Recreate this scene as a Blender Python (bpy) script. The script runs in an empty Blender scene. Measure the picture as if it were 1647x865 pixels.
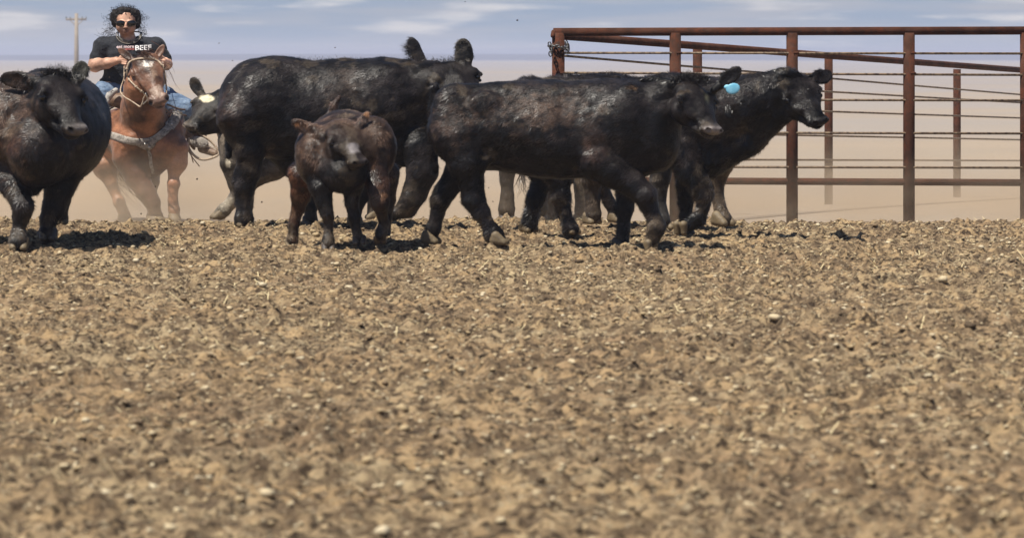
import bpy, bmesh, math, random
import numpy as np
from mathutils import Vector, Matrix
from mathutils.bvhtree import BVHTree
random.seed(7); RNG = np.random.default_rng(11)
SC = bpy.context.scene
# ------------------------------------------------------------------ camera
FPX, HC, CX, HY = 6000.0, 1.4, 600.0, 88.0      # focal length in photo pixels, eye height, vanishing column, horizon row
cam_d = bpy.data.cameras.new('camera'); cam = bpy.data.objects.new('camera', cam_d)
SC.collection.objects.link(cam); SC.camera = cam
cam.location = (0, 0, HC); cam.rotation_euler = (math.radians(90), 0, 0)
cam_d.sensor_width = 36.0; cam_d.lens = FPX * 36.0 / 1647.0
cam_d.shift_x = (823.5 - CX) / 1647.0; cam_d.shift_y = -(432.5 - HY) / 1647.0
cam_d.clip_start = 0.5; cam_d.clip_end = 90000
cam_d.dof.use_dof = True; cam_d.dof.focus_distance = 38.2; cam_d.dof.aperture_fstop = 5.6
# ------------------------------------------------------------------ world, sun, exposure
SUN_EL, SUN_AZ = math.radians(64), math.radians(-46)      # from the left, a little towards the camera side
W = bpy.data.worlds.new('World'); SC.world = W; W.use_nodes = True
nt = W.node_tree; nt.nodes.clear()
def N(tree, kind, **kw):
    n = tree.nodes.new(kind)
    for k, v in kw.items(): setattr(n, k, v)
    return n
def L(tree, a, b): tree.links.new(a, b)
sky = N(nt, 'ShaderNodeTexSky', sky_type='NISHITA'); sky.sun_disc = False
sky.sun_elevation = SUN_EL; sky.altitude = 1200; sky.air_density = 1.0; sky.dust_density = 1.5; sky.ozone_density = 1.2
tc = N(nt, 'ShaderNodeTexCoord'); sep = N(nt, 'ShaderNodeSeparateXYZ'); L(nt, tc.outputs['Generated'], sep.inputs[0])
# long low streaks of cloud close above the horizon
def wn_noise(scale_xyz, det, rough, lo, hi):
    mp = N(nt, 'ShaderNodeMapping'); mp.inputs['Scale'].default_value = scale_xyz
    L(nt, tc.outputs['Generated'], mp.inputs[0])
    no = N(nt, 'ShaderNodeTexNoise'); no.inputs['Scale'].default_value = 1.0
    no.inputs['Detail'].default_value = det; no.inputs['Roughness'].default_value = rough
    L(nt, mp.outputs[0], no.inputs['Vector'])
    mr = N(nt, 'ShaderNodeMapRange'); mr.inputs['From Min'].default_value = lo; mr.inputs['From Max'].default_value = hi
    mr.interpolation_type = 'SMOOTHSTEP'
    L(nt, no.outputs['Fac'], mr.inputs['Value']); return mr.outputs[0]
c1 = wn_noise((26, 26, 210), 6, 0.52, 0.50, 0.72)
c2 = wn_noise((16, 16, 200), 4, 0.5, 0.36, 0.70)
mrz = N(nt, 'ShaderNodeMapRange'); mrz.inputs['From Min'].default_value = -0.001; mrz.inputs['From Max'].default_value = 0.25
mrz.inputs['To Min'].default_value = 0.17; mrz.inputs['To Max'].default_value = 0.35
L(nt, sep.outputs['Z'], mrz.inputs['Value'])
mxz = N(nt, 'ShaderNodeMath', operation='MAXIMUM'); L(nt, sep.outputs['Z'], mxz.inputs[0]); L(nt, mrz.outputs[0], mxz.inputs[1])
cmb = N(nt, 'ShaderNodeCombineXYZ'); L(nt, sep.outputs['X'], cmb.inputs[0]); L(nt, sep.outputs['Y'], cmb.inputs[1]); L(nt, mxz.outputs[0], cmb.inputs[2])
L(nt, cmb.outputs[0], sky.inputs['Vector'])
def cmix(fac, a, b):
    m = N(nt, 'ShaderNodeMix', data_type='RGBA'); 
    if isinstance(fac, float): m.inputs[0].default_value = fac
    else: L(nt, fac, m.inputs[0])
    for i, v in ((6, a), (7, b)):
        if isinstance(v, tuple): m.inputs[i].default_value = (*v, 1)
        else: L(nt, v, m.inputs[i])
    return m.outputs[2]
s0 = cmix(0.6, sky.outputs[0], (3.5, 4.1, 5.1))           # thin high veil over the blue
s1 = cmix(c2, s0, (4.5, 4.7, 5.3))
s2 = cmix(c1, s1, (7.4, 7.2, 7.2))
lowz = N(nt, 'ShaderNodeMapRange'); lowz.interpolation_type = 'SMOOTHSTEP'; lowz.inputs['From Min'].default_value = .04; lowz.inputs['From Max'].default_value = .22
L(nt, sep.outputs['Z'], lowz.inputs['Value']); s2 = cmix(lowz.outputs[0], s2, sky.outputs[0])     # clear, deeper blue overhead
bg = N(nt, 'ShaderNodeBackground'); bg.inputs['Strength'].default_value = 0.068
out = N(nt, 'ShaderNodeOutputWorld'); L(nt, s2, bg.inputs[0]); L(nt, bg.outputs[0], out.inputs[0])
sd = bpy.data.lights.new('sun', 'SUN'); sun = bpy.data.objects.new('sun', sd); SC.collection.objects.link(sun)
sd.energy = 5.0; sd.angle = math.radians(0.5); sd.color = (1.0, 0.94, 0.84)
svec = Vector((math.sin(SUN_AZ) * math.cos(SUN_EL), -math.cos(SUN_AZ) * math.cos(SUN_EL), math.sin(SUN_EL)))   # towards the sun
sun.rotation_euler = svec.to_track_quat('Z', 'Y').to_euler(); sun.location = (-20, 10, 40)
sky.sun_rotation = math.atan2(svec.x, svec.y)
SC.view_settings.view_transform = 'Standard'; SC.view_settings.look = 'None'; SC.view_settings.gamma = 1
SC.view_settings.exposure = 0.56
SC.cycles.max_bounces = 6; SC.cycles.volume_bounces = 1; SC.cycles.volume_max_steps = 64
# ------------------------------------------------------------------ helpers
def link(o, parent=None):
    SC.collection.objects.link(o)
    if parent is not None: o.parent = parent; o.matrix_parent_inverse = Matrix.Translation(parent.location).inverted()
    return o
def tag(o, label=None, cat=None, group=None, kind=None):
    if label: o['label'] = label
    if cat: o['category'] = cat
    if group: o['group'] = group
    if kind: o['kind'] = kind
    return o
def empty(name, loc, label, cat, group=None):
    o = bpy.data.objects.new(name, None); o.location = loc; o.empty_display_size = .2; SC.collection.objects.link(o)
    return tag(o, label, cat, group)
def mesh_np(name, V, F, mat, parent=None, smooth=True, col=None, tris=None, mat2=None):
    """V (n,3); F (m,4) quads; tris (k,3)."""
    me = bpy.data.meshes.new(name); V = np.asarray(V, np.float32)
    nq = 0 if F is None else len(F); ntri = 0 if tris is None else len(tris)
    me.vertices.add(len(V)); me.vertices.foreach_set('co', V.ravel())
    me.loops.add(nq * 4 + ntri * 3); me.polygons.add(nq + ntri)
    li = []; ls = []
    if nq: li.append(np.asarray(F, np.int32).ravel()); ls.append(np.arange(nq) * 4)
    if ntri: li.append(np.asarray(tris, np.int32).ravel()); ls.append(nq * 4 + np.arange(ntri) * 3)
    me.loops.foreach_set('vertex_index', np.concatenate(li)); me.polygons.foreach_set('loop_start', np.concatenate(ls).astype(np.int32))
    if smooth: me.polygons.foreach_set('use_smooth', np.ones(nq + ntri, bool))
    me.update(calc_edges=True); me.validate()
    if col is not None:
        a = me.color_attributes.new('tint', 'FLOAT_COLOR', 'POINT')
        c = np.ones((len(V), 4), np.float32); c[:, :3] = col; a.data.foreach_set('color', c.ravel())
    me.materials.append(mat)
    if mat2 is not None: me.materials.append(mat2); me.polygons.foreach_set('material_index', np.r_[np.zeros(nq, np.int32), np.ones(ntri, np.int32)])
    return link(bpy.data.objects.new(name, me), parent)
def PT(px, py, d): return np.array([(px - CX) * d / FPX, d, HC - (py - HY) * d / FPX])
def vn(a): a = np.asarray(a, float); return a / (np.linalg.norm(a) + 1e-12)
# value noise
def _h(ix, iy, iz, seed):
    n = (ix.astype(np.int64) * 73856093) ^ (iy.astype(np.int64) * 19349663) ^ (iz.astype(np.int64) * 83492791) ^ (seed * 2654435)
    n = (n ^ (n >> 13)) * 1274126177 & 0xffffffff; n = (n ^ (n >> 16)) & 0xffff
    return n / 65535.0
def vnoise(P, f, seed=1):
    Q = P * f; I = np.floor(Q).astype(np.int64); w = Q - I; w = w * w * (3 - 2 * w); r = 0
    for dx in (0, 1):
        for dy in (0, 1):
            for dz in (0, 1):
                r = r + _h(I[:, 0] + dx, I[:, 1] + dy, I[:, 2] + dz, seed) * (w[:, 0] if dx else 1 - w[:, 0]) * (w[:, 1] if dy else 1 - w[:, 1]) * (w[:, 2] if dz else 1 - w[:, 2])
    return r * 2 - 1
def fbm(P, f, o=3, seed=1):
    return sum(vnoise(P, f * 2.03 ** i, seed + i * 17) * 0.5 ** i for i in range(o))
# ------------------------------------------------------------------ implicit modelling: smooth union of limbs and masses, polygonised
class Sdf:
    def __init__(s): s.pr = []
    def cap(s, a, b, ra, rb, k=.04, col=None, neg=False):
        s.pr.append(('c', np.asarray(a, float), np.asarray(b, float), ra, rb, k, col, neg)); return s
    def ell(s, c, rad, f=(1, 0, 0), u=(0, 0, 1), k=.05, col=None, neg=False):
        f = vn(f); u = np.asarray(u, float); w = vn(np.cross(u, f)); u = np.cross(f, w)   # axes: f along, w sideways, u up
        s.pr.append(('e', np.asarray(c, float), np.stack([f, w, u]), np.asarray(rad, float), None, k, col, neg)); return s
    def chain(s, pts, k=.04, col=None):
        for (a, ra), (b, rb) in zip(pts[:-1], pts[1:]): s.cap(a, b, ra, rb, k, col)
        return s
    def plane(s, n, c, k=.004): s.pr.append(('p', vn(n), float(np.dot(vn(n), c)), 0, 0, k, None, True)); return s
    def ev(s, p, X):
        if p[0] == 'c':
            a, b = p[1], p[2]; ba = b - a; t = np.clip(((X - a) @ ba) / (ba @ ba + 1e-12), 0, 1)
            return np.linalg.norm(X - a - t[..., None] * ba, axis=-1) - (p[3] + (p[4] - p[3]) * t)
        if p[0] == 'p': return -(X @ p[1] - p[2])
        q = (X - p[1]) @ p[2].T; r = p[3]; k0 = np.linalg.norm(q / r, axis=-1); k1 = np.linalg.norm(q / (r * r), axis=-1) + 1e-9
        return k0 * (k0 - 1) / k1
    def bb(s, p):
        if p[0] == 'c':
            return np.minimum(p[1] - p[3], p[2] - p[4]), np.maximum(p[1] + p[3], p[2] + p[4])
        e = np.sqrt(((p[2] * p[3][:, None]) ** 2).sum(0)); return p[1] - e, p[1] + e
    def mesh(s, h):
        bs = [s.bb(p) for p in s.pr if not p[7]]
        lo = np.min([b[0] for b in bs], 0) - 4 * h; hi = np.max([b[1] for b in bs], 0) + 4 * h
        n = np.ceil((hi - lo) / h).astype(int) + 1; G = np.full(n, 0.5, np.float32)
        for p in s.pr:
            if p[0] == 'p': i0 = np.zeros(3, int); i1 = n
            else:
                a, b = s.bb(p); m = p[5] + 3 * h
                i0 = np.maximum(((a - m - lo) / h).astype(int), 0); i1 = np.minimum(((b + m - lo) / h).astype(int) + 2, n)
            if (i1 <= i0).any(): continue
            ax = [lo[i] + h * np.arange(i0[i], i1[i]) for i in range(3)]
            X = np.stack(np.meshgrid(*ax, indexing='ij'), -1)
            d = s.ev(p, X).astype(np.float32); sl = tuple(slice(i0[i], i1[i]) for i in range(3)); g = G[sl]; k = p[5]
            if p[7]:
                d = -d; q = np.maximum(k - np.abs(g - d), 0) / k; G[sl] = np.maximum(g, d) + q * q * k * .25
            else:
                q = np.maximum(k - np.abs(g - d), 0) / k; G[sl] = np.minimum(g, d) - q * q * k * .25
        ins = G < 0
        cs = sum(ins[a:n[0] - 1 + a, b:n[1] - 1 + b, c:n[2] - 1 + c].astype(np.int8) for a in (0, 1) for b in (0, 1) for c in (0, 1))
        act = (cs > 0) & (cs < 8); idx = np.full(act.shape, -1, np.int64); C = np.argwhere(act); idx[act] = np.arange(len(C))
        acc = np.zeros((len(C), 3)); cnt = np.zeros(len(C)); ci, cj, ck = C.T
        for ax in range(3):
            for o1 in (0, 1):
                for o2 in (0, 1):
                    o = [0, 0, 0]; o[(ax + 1) % 3] = o1; o[(ax + 2) % 3] = o2; e = list(o); e[ax] = 1
                    g0 = G[ci + o[0], cj + o[1], ck + o[2]]; g1 = G[ci + e[0], cj + e[1], ck + e[2]]
                    m = (g0 < 0) != (g1 < 0); t = g0[m] / (g0[m] - g1[m]); q = np.tile(np.array(o, float), (m.sum(), 1)); q[:, ax] = t
                    acc[m] += q; cnt[m] += 1
        V = lo + h * (C + acc / np.maximum(cnt, 1)[:, None]); Q = []
        for ax in range(3):
            b, c = (ax + 1) % 3, (ax + 2) % 3
            sl0 = [slice(None)] * 3; sl1 = [slice(None)] * 3; sl0[ax] = slice(0, n[ax] - 1); sl1[ax] = slice(1, n[ax])
            a0, a1 = ins[tuple(sl0)], ins[tuple(sl1)]
            E = np.argwhere(a0 != a1); E = E[(E[:, b] > 0) & (E[:, c] > 0) & (E[:, b] < n[b] - 1) & (E[:, c] < n[c] - 1)]
            f0 = a0[tuple(E.T)]
            def cell(db, dc):
                K = E.copy(); K[:, b] -= db; K[:, c] -= dc; return idx[tuple(K.T)]
            q = np.stack([cell(1, 1), cell(0, 1), cell(0, 0), cell(1, 0)], 1); q[~f0] = q[~f0][:, ::-1]; Q.append(q)
        F = np.concatenate(Q); return V, F
    def colour(s, V, base, sig=.012):
        acc = np.zeros((len(V), 3)); ws = np.zeros(len(V))
        for p in s.pr:
            if p[0] == 'p' or p[7]: continue
            w = np.exp(-np.clip(s.ev(p, V), -.015, 1) / sig); c = np.array(base if p[6] is None else p[6])
            acc += w[:, None] * c; ws += w
        return acc / ws[:, None]
def vnormals(V, F):
    fn = np.cross(V[F[:, 2]] - V[F[:, 0]], V[F[:, 3]] - V[F[:, 1]]); Nn = np.zeros_like(V)
    for i in range(4): np.add.at(Nn, F[:, i], fn)
    return Nn / (np.linalg.norm(Nn, axis=1, keepdims=True) + 1e-12)
def smooth_mesh(V, F, it=2, lam=.5):
    for _ in range(it):
        A = np.zeros_like(V); c = np.zeros(len(V))
        for i in range(4):
            np.add.at(A, F[:, i], V[F[:, (i + 1) % 4]]); np.add.at(c, F[:, i], 1)
            np.add.at(A, F[:, (i + 1) % 4], V[F[:, i]]); np.add.at(c, F[:, (i + 1) % 4], 1)
        V = V * (1 - lam) + lam * A / c[:, None]
    return V
def paint(C, V, c, rad, col, f=(1, 0, 0), u=(0, 0, 1), edge=.25, nz=.25, amt=1.0, seed=3):
    """a ragged-edged patch of colour: coat markings, dust, painted shade and light"""
    f = vn(f); u = np.asarray(u, float); w = vn(np.cross(u, f)); u = np.cross(f, w)
    q = np.linalg.norm(((V - np.asarray(c)) @ np.stack([f, w, u]).T) / np.asarray(rad), axis=1) + nz * fbm(V, 28, 3, seed)
    a = np.clip((1 - q) / edge, 0, 1)[:, None] * amt; return C * (1 - a) + a * np.array(col)
def blades(V, F, Nn, C, n, ln, wd, flow, lift=.25, seed=0, curl=.6, mask=None, lnf=None):
    """short hairs lying along the coat: one triangle each"""
    r = np.random.default_rng(seed); a = np.linalg.norm(np.cross(V[F[:, 2]] - V[F[:, 0]], V[F[:, 3]] - V[F[:, 1]]), axis=1)
    if mask is not None: a = a * mask[F[:, 0]]
    fi = r.choice(len(F), n, p=a / a.sum()); w = r.random((n, 2)); q = F[fi]
    u, v = w[:, :1], w[:, 1:]
    B = (1 - u) * (1 - v) * V[q[:, 0]] + u * (1 - v) * V[q[:, 1]] + u * v * V[q[:, 2]] + (1 - u) * v * V[q[:, 3]]
    nn = Nn[q[:, 0]]; fl = flow(B) if callable(flow) else np.tile(np.asarray(flow, float), (n, 1))
    fl = fl + curl * np.stack([vnoise(B, 22, 5 + seed), vnoise(B, 22, 6 + seed), vnoise(B, 22, 7 + seed)], 1) + .25 * r.normal(size=(n, 3))
    t = fl - nn * (fl * nn).sum(1, keepdims=True); t /= np.linalg.norm(t, axis=1, keepdims=True) + 1e-9
    L_ = (ln * (.55 + .9 * r.random(n)) * (1 + .5 * vnoise(B, 9, 4)) * (1 if lnf is None else lnf(B)))[:, None]; lf = lift * (.4 + 1.2 * r.random(n))[:, None]
    sd_ = np.cross(nn, t); B0 = B - nn * .002
    T = B0 + t * L_ * np.cos(lf) + nn * L_ * np.sin(lf); W_ = wd * (.6 + .8 * r.random(n))[:, None] * .5 * (1 if lnf is None else lnf(B)[:, None] ** .5)
    VV = np.stack([B0 - sd_ * W_, B0 + sd_ * W_, T], 1).reshape(-1, 3)
    cl = np.clip(.5 + 1.3 * vnoise(B * np.array([.7, .7, 1.2]), 21, 60 + seed) + .5 * vnoise(B, 55, 61 + seed), 0, 1)
    cc = C[q[:, 0]] * ((.35 + 1.9 * cl ** 1.6) * (.6 + .8 * r.random(n)))[:, None]; CC = np.repeat(cc, 3, 0)
    return VV, CC, np.arange(3 * n).reshape(-1, 3)
# ------------------------------------------------------------------ materials
def mat(name, col=(.5, .5, .5), rough=.6, spec=.5, metal=0., noise=None, bump=None, attr=False, sheen=0., extra=None, coat=0.):
    """noise = list of (scale, colour, lo, hi); bump = list of (scale, distance)"""
    m = bpy.data.materials.new(name); m.use_nodes = True; t = m.node_tree; b = t.nodes['Principled BSDF']
    b.inputs['Roughness'].default_value = rough; b.inputs['Metallic'].default_value = metal; b.inputs['Specular IOR Level'].default_value = spec
    b.inputs['Sheen Weight'].default_value = sheen; b.inputs['Sheen Roughness'].default_value = .4; b.inputs['Coat Weight'].default_value = coat
    g = N(t, 'ShaderNodeNewGeometry')
    if attr: a = N(t, 'ShaderNodeAttribute'); a.attribute_name = 'tint'; cur = a.outputs['Color']
    else: r = N(t, 'ShaderNodeRGB'); r.outputs[0].default_value = (*col, 1); cur = r.outputs[0]
    for (sc, c, lo, hi, *mode) in (noise or []):
        no = N(t, 'ShaderNodeTexNoise'); no.inputs['Scale'].default_value = sc; no.inputs['Detail'].default_value = 5; no.inputs['Roughness'].default_value = .62
        if mode and mode[1:]:
            mp = N(t, 'ShaderNodeMapping'); mp.inputs['Scale'].default_value = mode[1]; L(t, g.outputs['Position'], mp.inputs[0]); L(t, mp.outputs[0], no.inputs['Vector'])
        else: L(t, g.outputs['Position'], no.inputs['Vector'])
        mr = N(t, 'ShaderNodeMapRange'); mr.inputs['From Min'].default_value = lo; mr.inputs['From Max'].default_value = hi; L(t, no.outputs['Fac'], mr.inputs['Value'])
        mx = N(t, 'ShaderNodeMix', data_type='RGBA'); mx.blend_type = mode[0] if mode else 'MIX'
        L(t, mr.outputs[0], mx.inputs[0]); L(t, cur, mx.inputs[6]); mx.inputs[7].default_value = (*c, 1); cur = mx.outputs[2]
    L(t, cur, b.inputs['Base Color'])
    prev = None
    for (sc, dist) in (bump or []):
        no = N(t, 'ShaderNodeTexNoise'); no.inputs['Scale'].default_value = sc; no.inputs['Detail'].default_value = 6; no.inputs['Roughness'].default_value = .6
        L(t, g.outputs['Position'], no.inputs['Vector']); bp = N(t, 'ShaderNodeBump'); bp.inputs['Distance'].default_value = dist; bp.inputs['Strength'].default_value = 1
        L(t, no.outputs['Fac'], bp.inputs['Height'])
        if prev: L(t, prev, bp.inputs['Normal'])
        prev = bp.outputs[0]
    if prev: L(t, prev, b.inputs['Normal'])
    return m
M_pelt = mat('cattle_coat', attr=True, rough=.36, spec=.5, noise=[(26, (.5, .5, .5), .5, .75, 'MULTIPLY')], bump=[(45, .005), (9, .014)])
M_hairs = mat('coat_hairs', attr=True, rough=.40, spec=.38)
M_skinp = mat('hide', attr=True, rough=.46, spec=.17, noise=[(30, (.6, .57, .55), .48, .68, 'MULTIPLY')], bump=[(70, .004), (16, .009)])
M_hoof = mat('hoof_horn', (.155, .115, .065), .6, .4, noise=[(30, (.12, .09, .055), .45, .65)], bump=[(60, .004)])
M_hoofd = mat('dark_hoof_horn', (.06, .05, .045), .5, .4, noise=[(30, (.2, .15, .09), .5, .7)])
M_eye = mat('eye_gloss', (.006, .005, .004), .08, .6)
M_nose = mat('wet_nose', (.05, .045, .045), .25, .6, bump=[(90, .002)])
M_tag = mat('plastic_ear_tag', (.16, .45, .62), .4, .5, noise=[(60, (.3, .6, .75), .5, .7)])
M_rust = mat('rusty_pipe', (.042, .016, .008), .85, .15, noise=[(9, (.085, .026, .012), .42, .66), (40, (.03, .018, .014), .5, .7), (3, (.09, .04, .025), .5, .7)], bump=[(60, .003)])
M_rod = mat('weathered_rod', (.20, .14, .085), .65, .4, noise=[(25, (.05, .03, .02), .45, .6)], bump=[(80, .002)])
M_chain = mat('chain_steel', (.13, .13, .13), .5, .5, .6, noise=[(60, (.05, .04, .035), .45, .6)])
M_horse = mat('horse_coat', attr=True, rough=.42, spec=.35, noise=[(6, (.72, .66, .6), .4, .7, 'MULTIPLY'), (60, (.75, .7, .66), .45, .7, 'MULTIPLY')], bump=[(55, .003), (12, .010)], sheen=.08)
M_mane = mat('horse_hair', attr=True, rough=.5, spec=.4)
M_skin = mat('rider_skin', attr=True, rough=.5, spec=.4, noise=[(40, (.88, .8, .76), .45, .7, 'MULTIPLY')], bump=[(120, .001)])
M_shirt = mat('black_cotton', (.012, .013, .017), .8, .25, noise=[(14, (.022, .024, .03), .45, .65)], bump=[(16, .02), (200, .001)], sheen=.1)
M_denim = mat('blue_denim', (.095, .14, .215), .85, .2, noise=[(10, (.22, .28, .36), .45, .7), (70, (.07, .12, .22), .5, .7)], bump=[(18, .02), (250, .001)])
M_hair = mat('dark_curls', (.012, .009, .008), .7, .25)
M_print = mat('white_shirt_print', (.75, .73, .72), .7, .2)
M_printr = mat('red_shirt_print', (.55, .16, .14), .7, .2)
M_printp = mat('pale_shirt_print', (.55, .42, .42), .7, .2)
M_lens = mat('sunglass_lens', (.004, .004, .005), .06, .7)
M_wire = mat('glasses_wire', (.10, .08, .05), .3, .5, .9)
M_rope = mat('grey_braided_rope', (.22, .20, .17), .8, .3, noise=[(120, (.09, .08, .065), .45, .6)], bump=[(150, .003)])
M_raw = mat('rawhide', (.42, .33, .24), .6, .4, noise=[(90, (.2, .13, .08), .48, .62)], bump=[(120, .003)])
M_leather = mat('worn_leather', (.13, .075, .045), .55, .4, noise=[(20, (.22, .16, .11), .45, .7)], bump=[(60, .004)])
M_strap = mat('dusty_webbing', (.31, .275, .235), .8, .3, noise=[(30, (.1, .085, .07), .45, .65)], bump=[(130, .002)])
M_blanket = mat('saddle_blanket', (.38, .36, .33), .95, .1, noise=[(12, (.09, .08, .08), .5, .56)], bump=[(80, .006)])
M_metal = mat('tack_metal', (.5, .48, .44), .35, .5, .9)
M_pole = mat('weathered_timber', (.30, .25, .19), .9, .2, noise=[(1.5, (.2, .16, .12), .4, .7)])
M_glass = mat('insulator_glass', (.12, .14, .14), .3, .5)
# ------------------------------------------------------------------ terrain: near ground flat, then it falls away behind the herd
def smst(x, a, b):
    t = np.clip((x - a) / (b - a), 0, 1); return t * t * (3 - 2 * t)
def zprof(y):
    y = np.asarray(y, float)
    z = -.36 * smst(y, 30.6, 38.5) - .30 * smst(y, 38, 60) - 2.3 * np.clip((y - 55) / 380, 0, 1)
    return z
HS = .7
BLACK = (.0105, .0082, .0077); BROWN = (.030, .016, .010); RUST = (.11, .045, .020)
class Beast:
    def __init__(s, name, label, cat, D, pxc, yaw=0, h=.014, group='cattle driven past the camera'):
        s.D = D; s.pxc = pxc; s.yaw = math.radians(yaw); s.sc = FPX / D; s.h = h; s.sd = Sdf(); s.hooves = []; s.eyes = []; s.extra = []
        s.root = empty(name, (PT(pxc, 0, D)[0], D, float(zprof(D))), label, cat, group); s.name = name
    def P(s, px, py, lat=0.):
        return PT(px, py, s.D + (px - s.pxc) / s.sc * math.tan(s.yaw) + lat)
    def r(s, px): return px / s.sc
    def chain(s, pts, k=.04, col=None):       # (px, py, lat, r_px)
        s.sd.chain([(s.P(*p[:3]), s.r(p[3] * (.84 if (8 < p[3] <= 13 and p[1] > 280) else 1))) for p in pts], k * (.62 if k <= .05 else 1), col)
    def ell(s, px, py, lat, lx, wy, hz, k=.07, col=None, pitch=0, neg=False, fw=None):
        c, sn = math.cos(s.yaw), math.sin(s.yaw); p = math.radians(pitch)
        f = fw if fw is not None else (c * math.cos(p), sn * math.cos(p), math.sin(p))
        s.sd.ell(s.P(px, py, lat), (s.r(lx), wy, s.r(hz)), f, (0, 0, 1), k, col, neg)
    def hoof(s, px, py, lat, w, yaw=0, pitch=0, dark=False, ground=True, hh=1.0):
        """a cloven hoof: px, py = middle of the sole"""
        c = s.P(px, py, lat); wr = s.r(w) * .46; fw = np.array([math.cos(math.radians(yaw)) * math.cos(math.radians(pitch)), math.sin(math.radians(yaw)) * math.cos(math.radians(pitch)), math.sin(math.radians(pitch))])
        sdw = vn(np.cross(fw, (0, 0, 1))); up = np.cross(sdw, fw)
        q = Sdf()
        for sg in (-1, 1):
            b = c + sdw * sg * wr * .5
            q.cap(b + up * wr * .95 * hh - fw * wr * .35, b + up * wr * .30 + fw * wr * .55, wr * .52, wr * .34, .004)
            q.cap(b + up * wr * .5 * hh - fw * wr * .5, b + up * wr * .28 + fw * wr * .5, wr * .5, wr * .36, .01)
        q.plane(-up, c + up * .002, .006)
        V, F = q.mesh(max(.006, wr / 7)); s.hooves.append((V, F, dark))
    def head(s, poll, nose, Wpx, up, ears, L=None, nose_col=(.05, .045, .045), muzzle=None, thick=1.0, k=.03, eye=True, face=None):
        sd = s.sd; po, ns = s.P(*poll), s.P(*nose); L = np.linalg.norm(ns - po); f = vn(ns - po); up = np.asarray(up, float); up = vn(up - f * (up @ f)); sv = np.cross(f, up); W = s.r(Wpx)
        if sv[0] < 0: sv = -sv
        Q = lambda a, b, c: po + f * a * L + up * b * L * thick + sv * c * W
        s.Q = Q; s.hf = (po, f, up, sv, L, W)
        ks = min(1, L / .5); E = lambda a, b, c, ra, rb, rc, col=None, neg=False, kk=k: sd.ell(Q(a, b, c), (ra * L, rc * W, rb * L * thick), f, up, kk * ks, col, neg)
        E(.08, -.08, 0, .15, .16, .66, face, kk=.05)                   # poll and cranium
        E(.24, -.05, 0, .22, .135, .80, face, kk=.04)                  # broad forehead
        E(.48, -.07, 0, .26, .13, .56, face, kk=.04)
        sd.cap(Q(.40, -.01, 0), Q(.86, -.045, 0), .09 * L, .07 * L, .03, face)  # nose bridge
        E(.72, -.08, 0, .24, .11, .40, face, kk=.03)
        for g in (-1, 1):
            E(.27, .005, .68 * g, .09, .06, .22, face, kk=.02)         # brow ridge
            E(.35, -.22, .46 * g, .25, .21, .34, face, kk=.03)         # cheek plate
            sd.cap(Q(.40, -.36, .36 * g), Q(.82, -.22, .2 * g), .08 * L, .055 * L, .04, face)     # jaw bone
            sd.cap(Q(.40, -.08, .74 * g), Q(.64, -.12, .46 * g), .035 * L, .022 * L, .02, face)   # cheek ridge
            E(.355, -.05, .97 * g, .06, .05, .17, neg=True, kk=.012)   # socket
            E(.33, -.005, .90 * g, .065, .018, .10, face, kk=.006)     # lids
            E(.385, -.095, .86 * g, .05, .015, .10, face, kk=.006)
            s.eyes.append((Q(.357, -.05, .80 * g), .048 * L))
        E(.89, -.085, 0, .11, .11, .49, muzzle or face, kk=.02)       # muzzle
        E(.955, -.04, 0, .06, .072, .46, nose_col, kk=.012)            # nose pad
        E(.89, -.19, 0, .10, .05, .32, muzzle or face, kk=.012)        # chin and lip
        for g in (-1, 1):
            E(1.00, -.03, .28 * g, .055, .036, .095, neg=True, kk=.004)
            E(.985, .0, .38 * g, .05, .040, .06, neg=True, kk=.004)
        sd.ell(Q(.97, -.142, 0), (.09 * L, .55 * W, .010 * L), f, up, .006, None, True)           # mouth line
        for e in ears: s.ear(*e)
        return Q
    def ear(s, rx, ry, rl, tx, ty, tl, wide, face=(0, -1, 0), col=None, tipcol=None):
        a, b = s.P(rx, ry, rl), s.P(tx, ty, tl); d = vn(b - a); Le = np.linalg.norm(b - a); n = np.asarray(face, float); n = vn(n - d * (n @ d)); w = s.r(wide); c = a + d * Le * .55
        s.sd.cap(a - d * .02, a + d * Le * .35, w * .55, w * .5, .03, col)
        s.sd.ell(c, (Le * .52, w, max(.016, w * .28)), d, n, .02, tipcol or col)
        s.sd.ell(c + n * (max(.016, w * .28) * .95) + d * Le * .05, (Le * .42, w * .72, max(.012, w * .24)), d, n, .012, None, True)
    def finish(s, base=BLACK, flow=(-1, 0, -.55), nbl=45000, ln=.030, wd=.0045, wr=.009, paints=(), lift=.22, seed=1, name='body', m=None, curl=.6, bldmask=None):
        V, F = s.sd.mesh(s.h * HS); V = smooth_mesh(V, F, 1); C = s.sd.colour(V, base)
        Nn = vnormals(V, F)
        hz = np.clip((V[:, 2] - V[:, 2].min() - .35) / .25, .35, 1); V = V + Nn * (.0035 * fbm(V, 16, 2, seed + 5))[:, None]
        V = V + Nn * ((wr * fbm(V, 5.0, 3, seed) + wr * .4 * (np.abs(vnoise(V * np.array([1.5, 1, .55]), 11, seed + 3)) - .3)) * hz)[:, None]
        Nn = vnormals(V, F)
        mot = .5 + .75 * fbm(V * np.array([1, 1, 1.5]), 4.5, 5, seed + 9); C = C * (0.35 + 1.5 * np.clip(mot, 0, 1))[:, None]
        for p in paints: C = paint(C, V, *p[0], **p[1])
        zr = V[:, 2] - V[:, 2].min(); du = np.clip((.42 - zr) / .3, 0, 1) * np.clip(.05 + 1.0 * fbm(V, 9, 4, seed + 40), 0, .5)      # dust and dried mud caked on the lower legs
        du = (du + np.clip((fbm(V, 6, 4, seed + 41) - .5) * 3, 0, .35)) * (C.max(1) < .12)
        if m is None: C = C * (1 - du[:, None]) + du[:, None] * np.array((.10, .075, .05))
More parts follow.
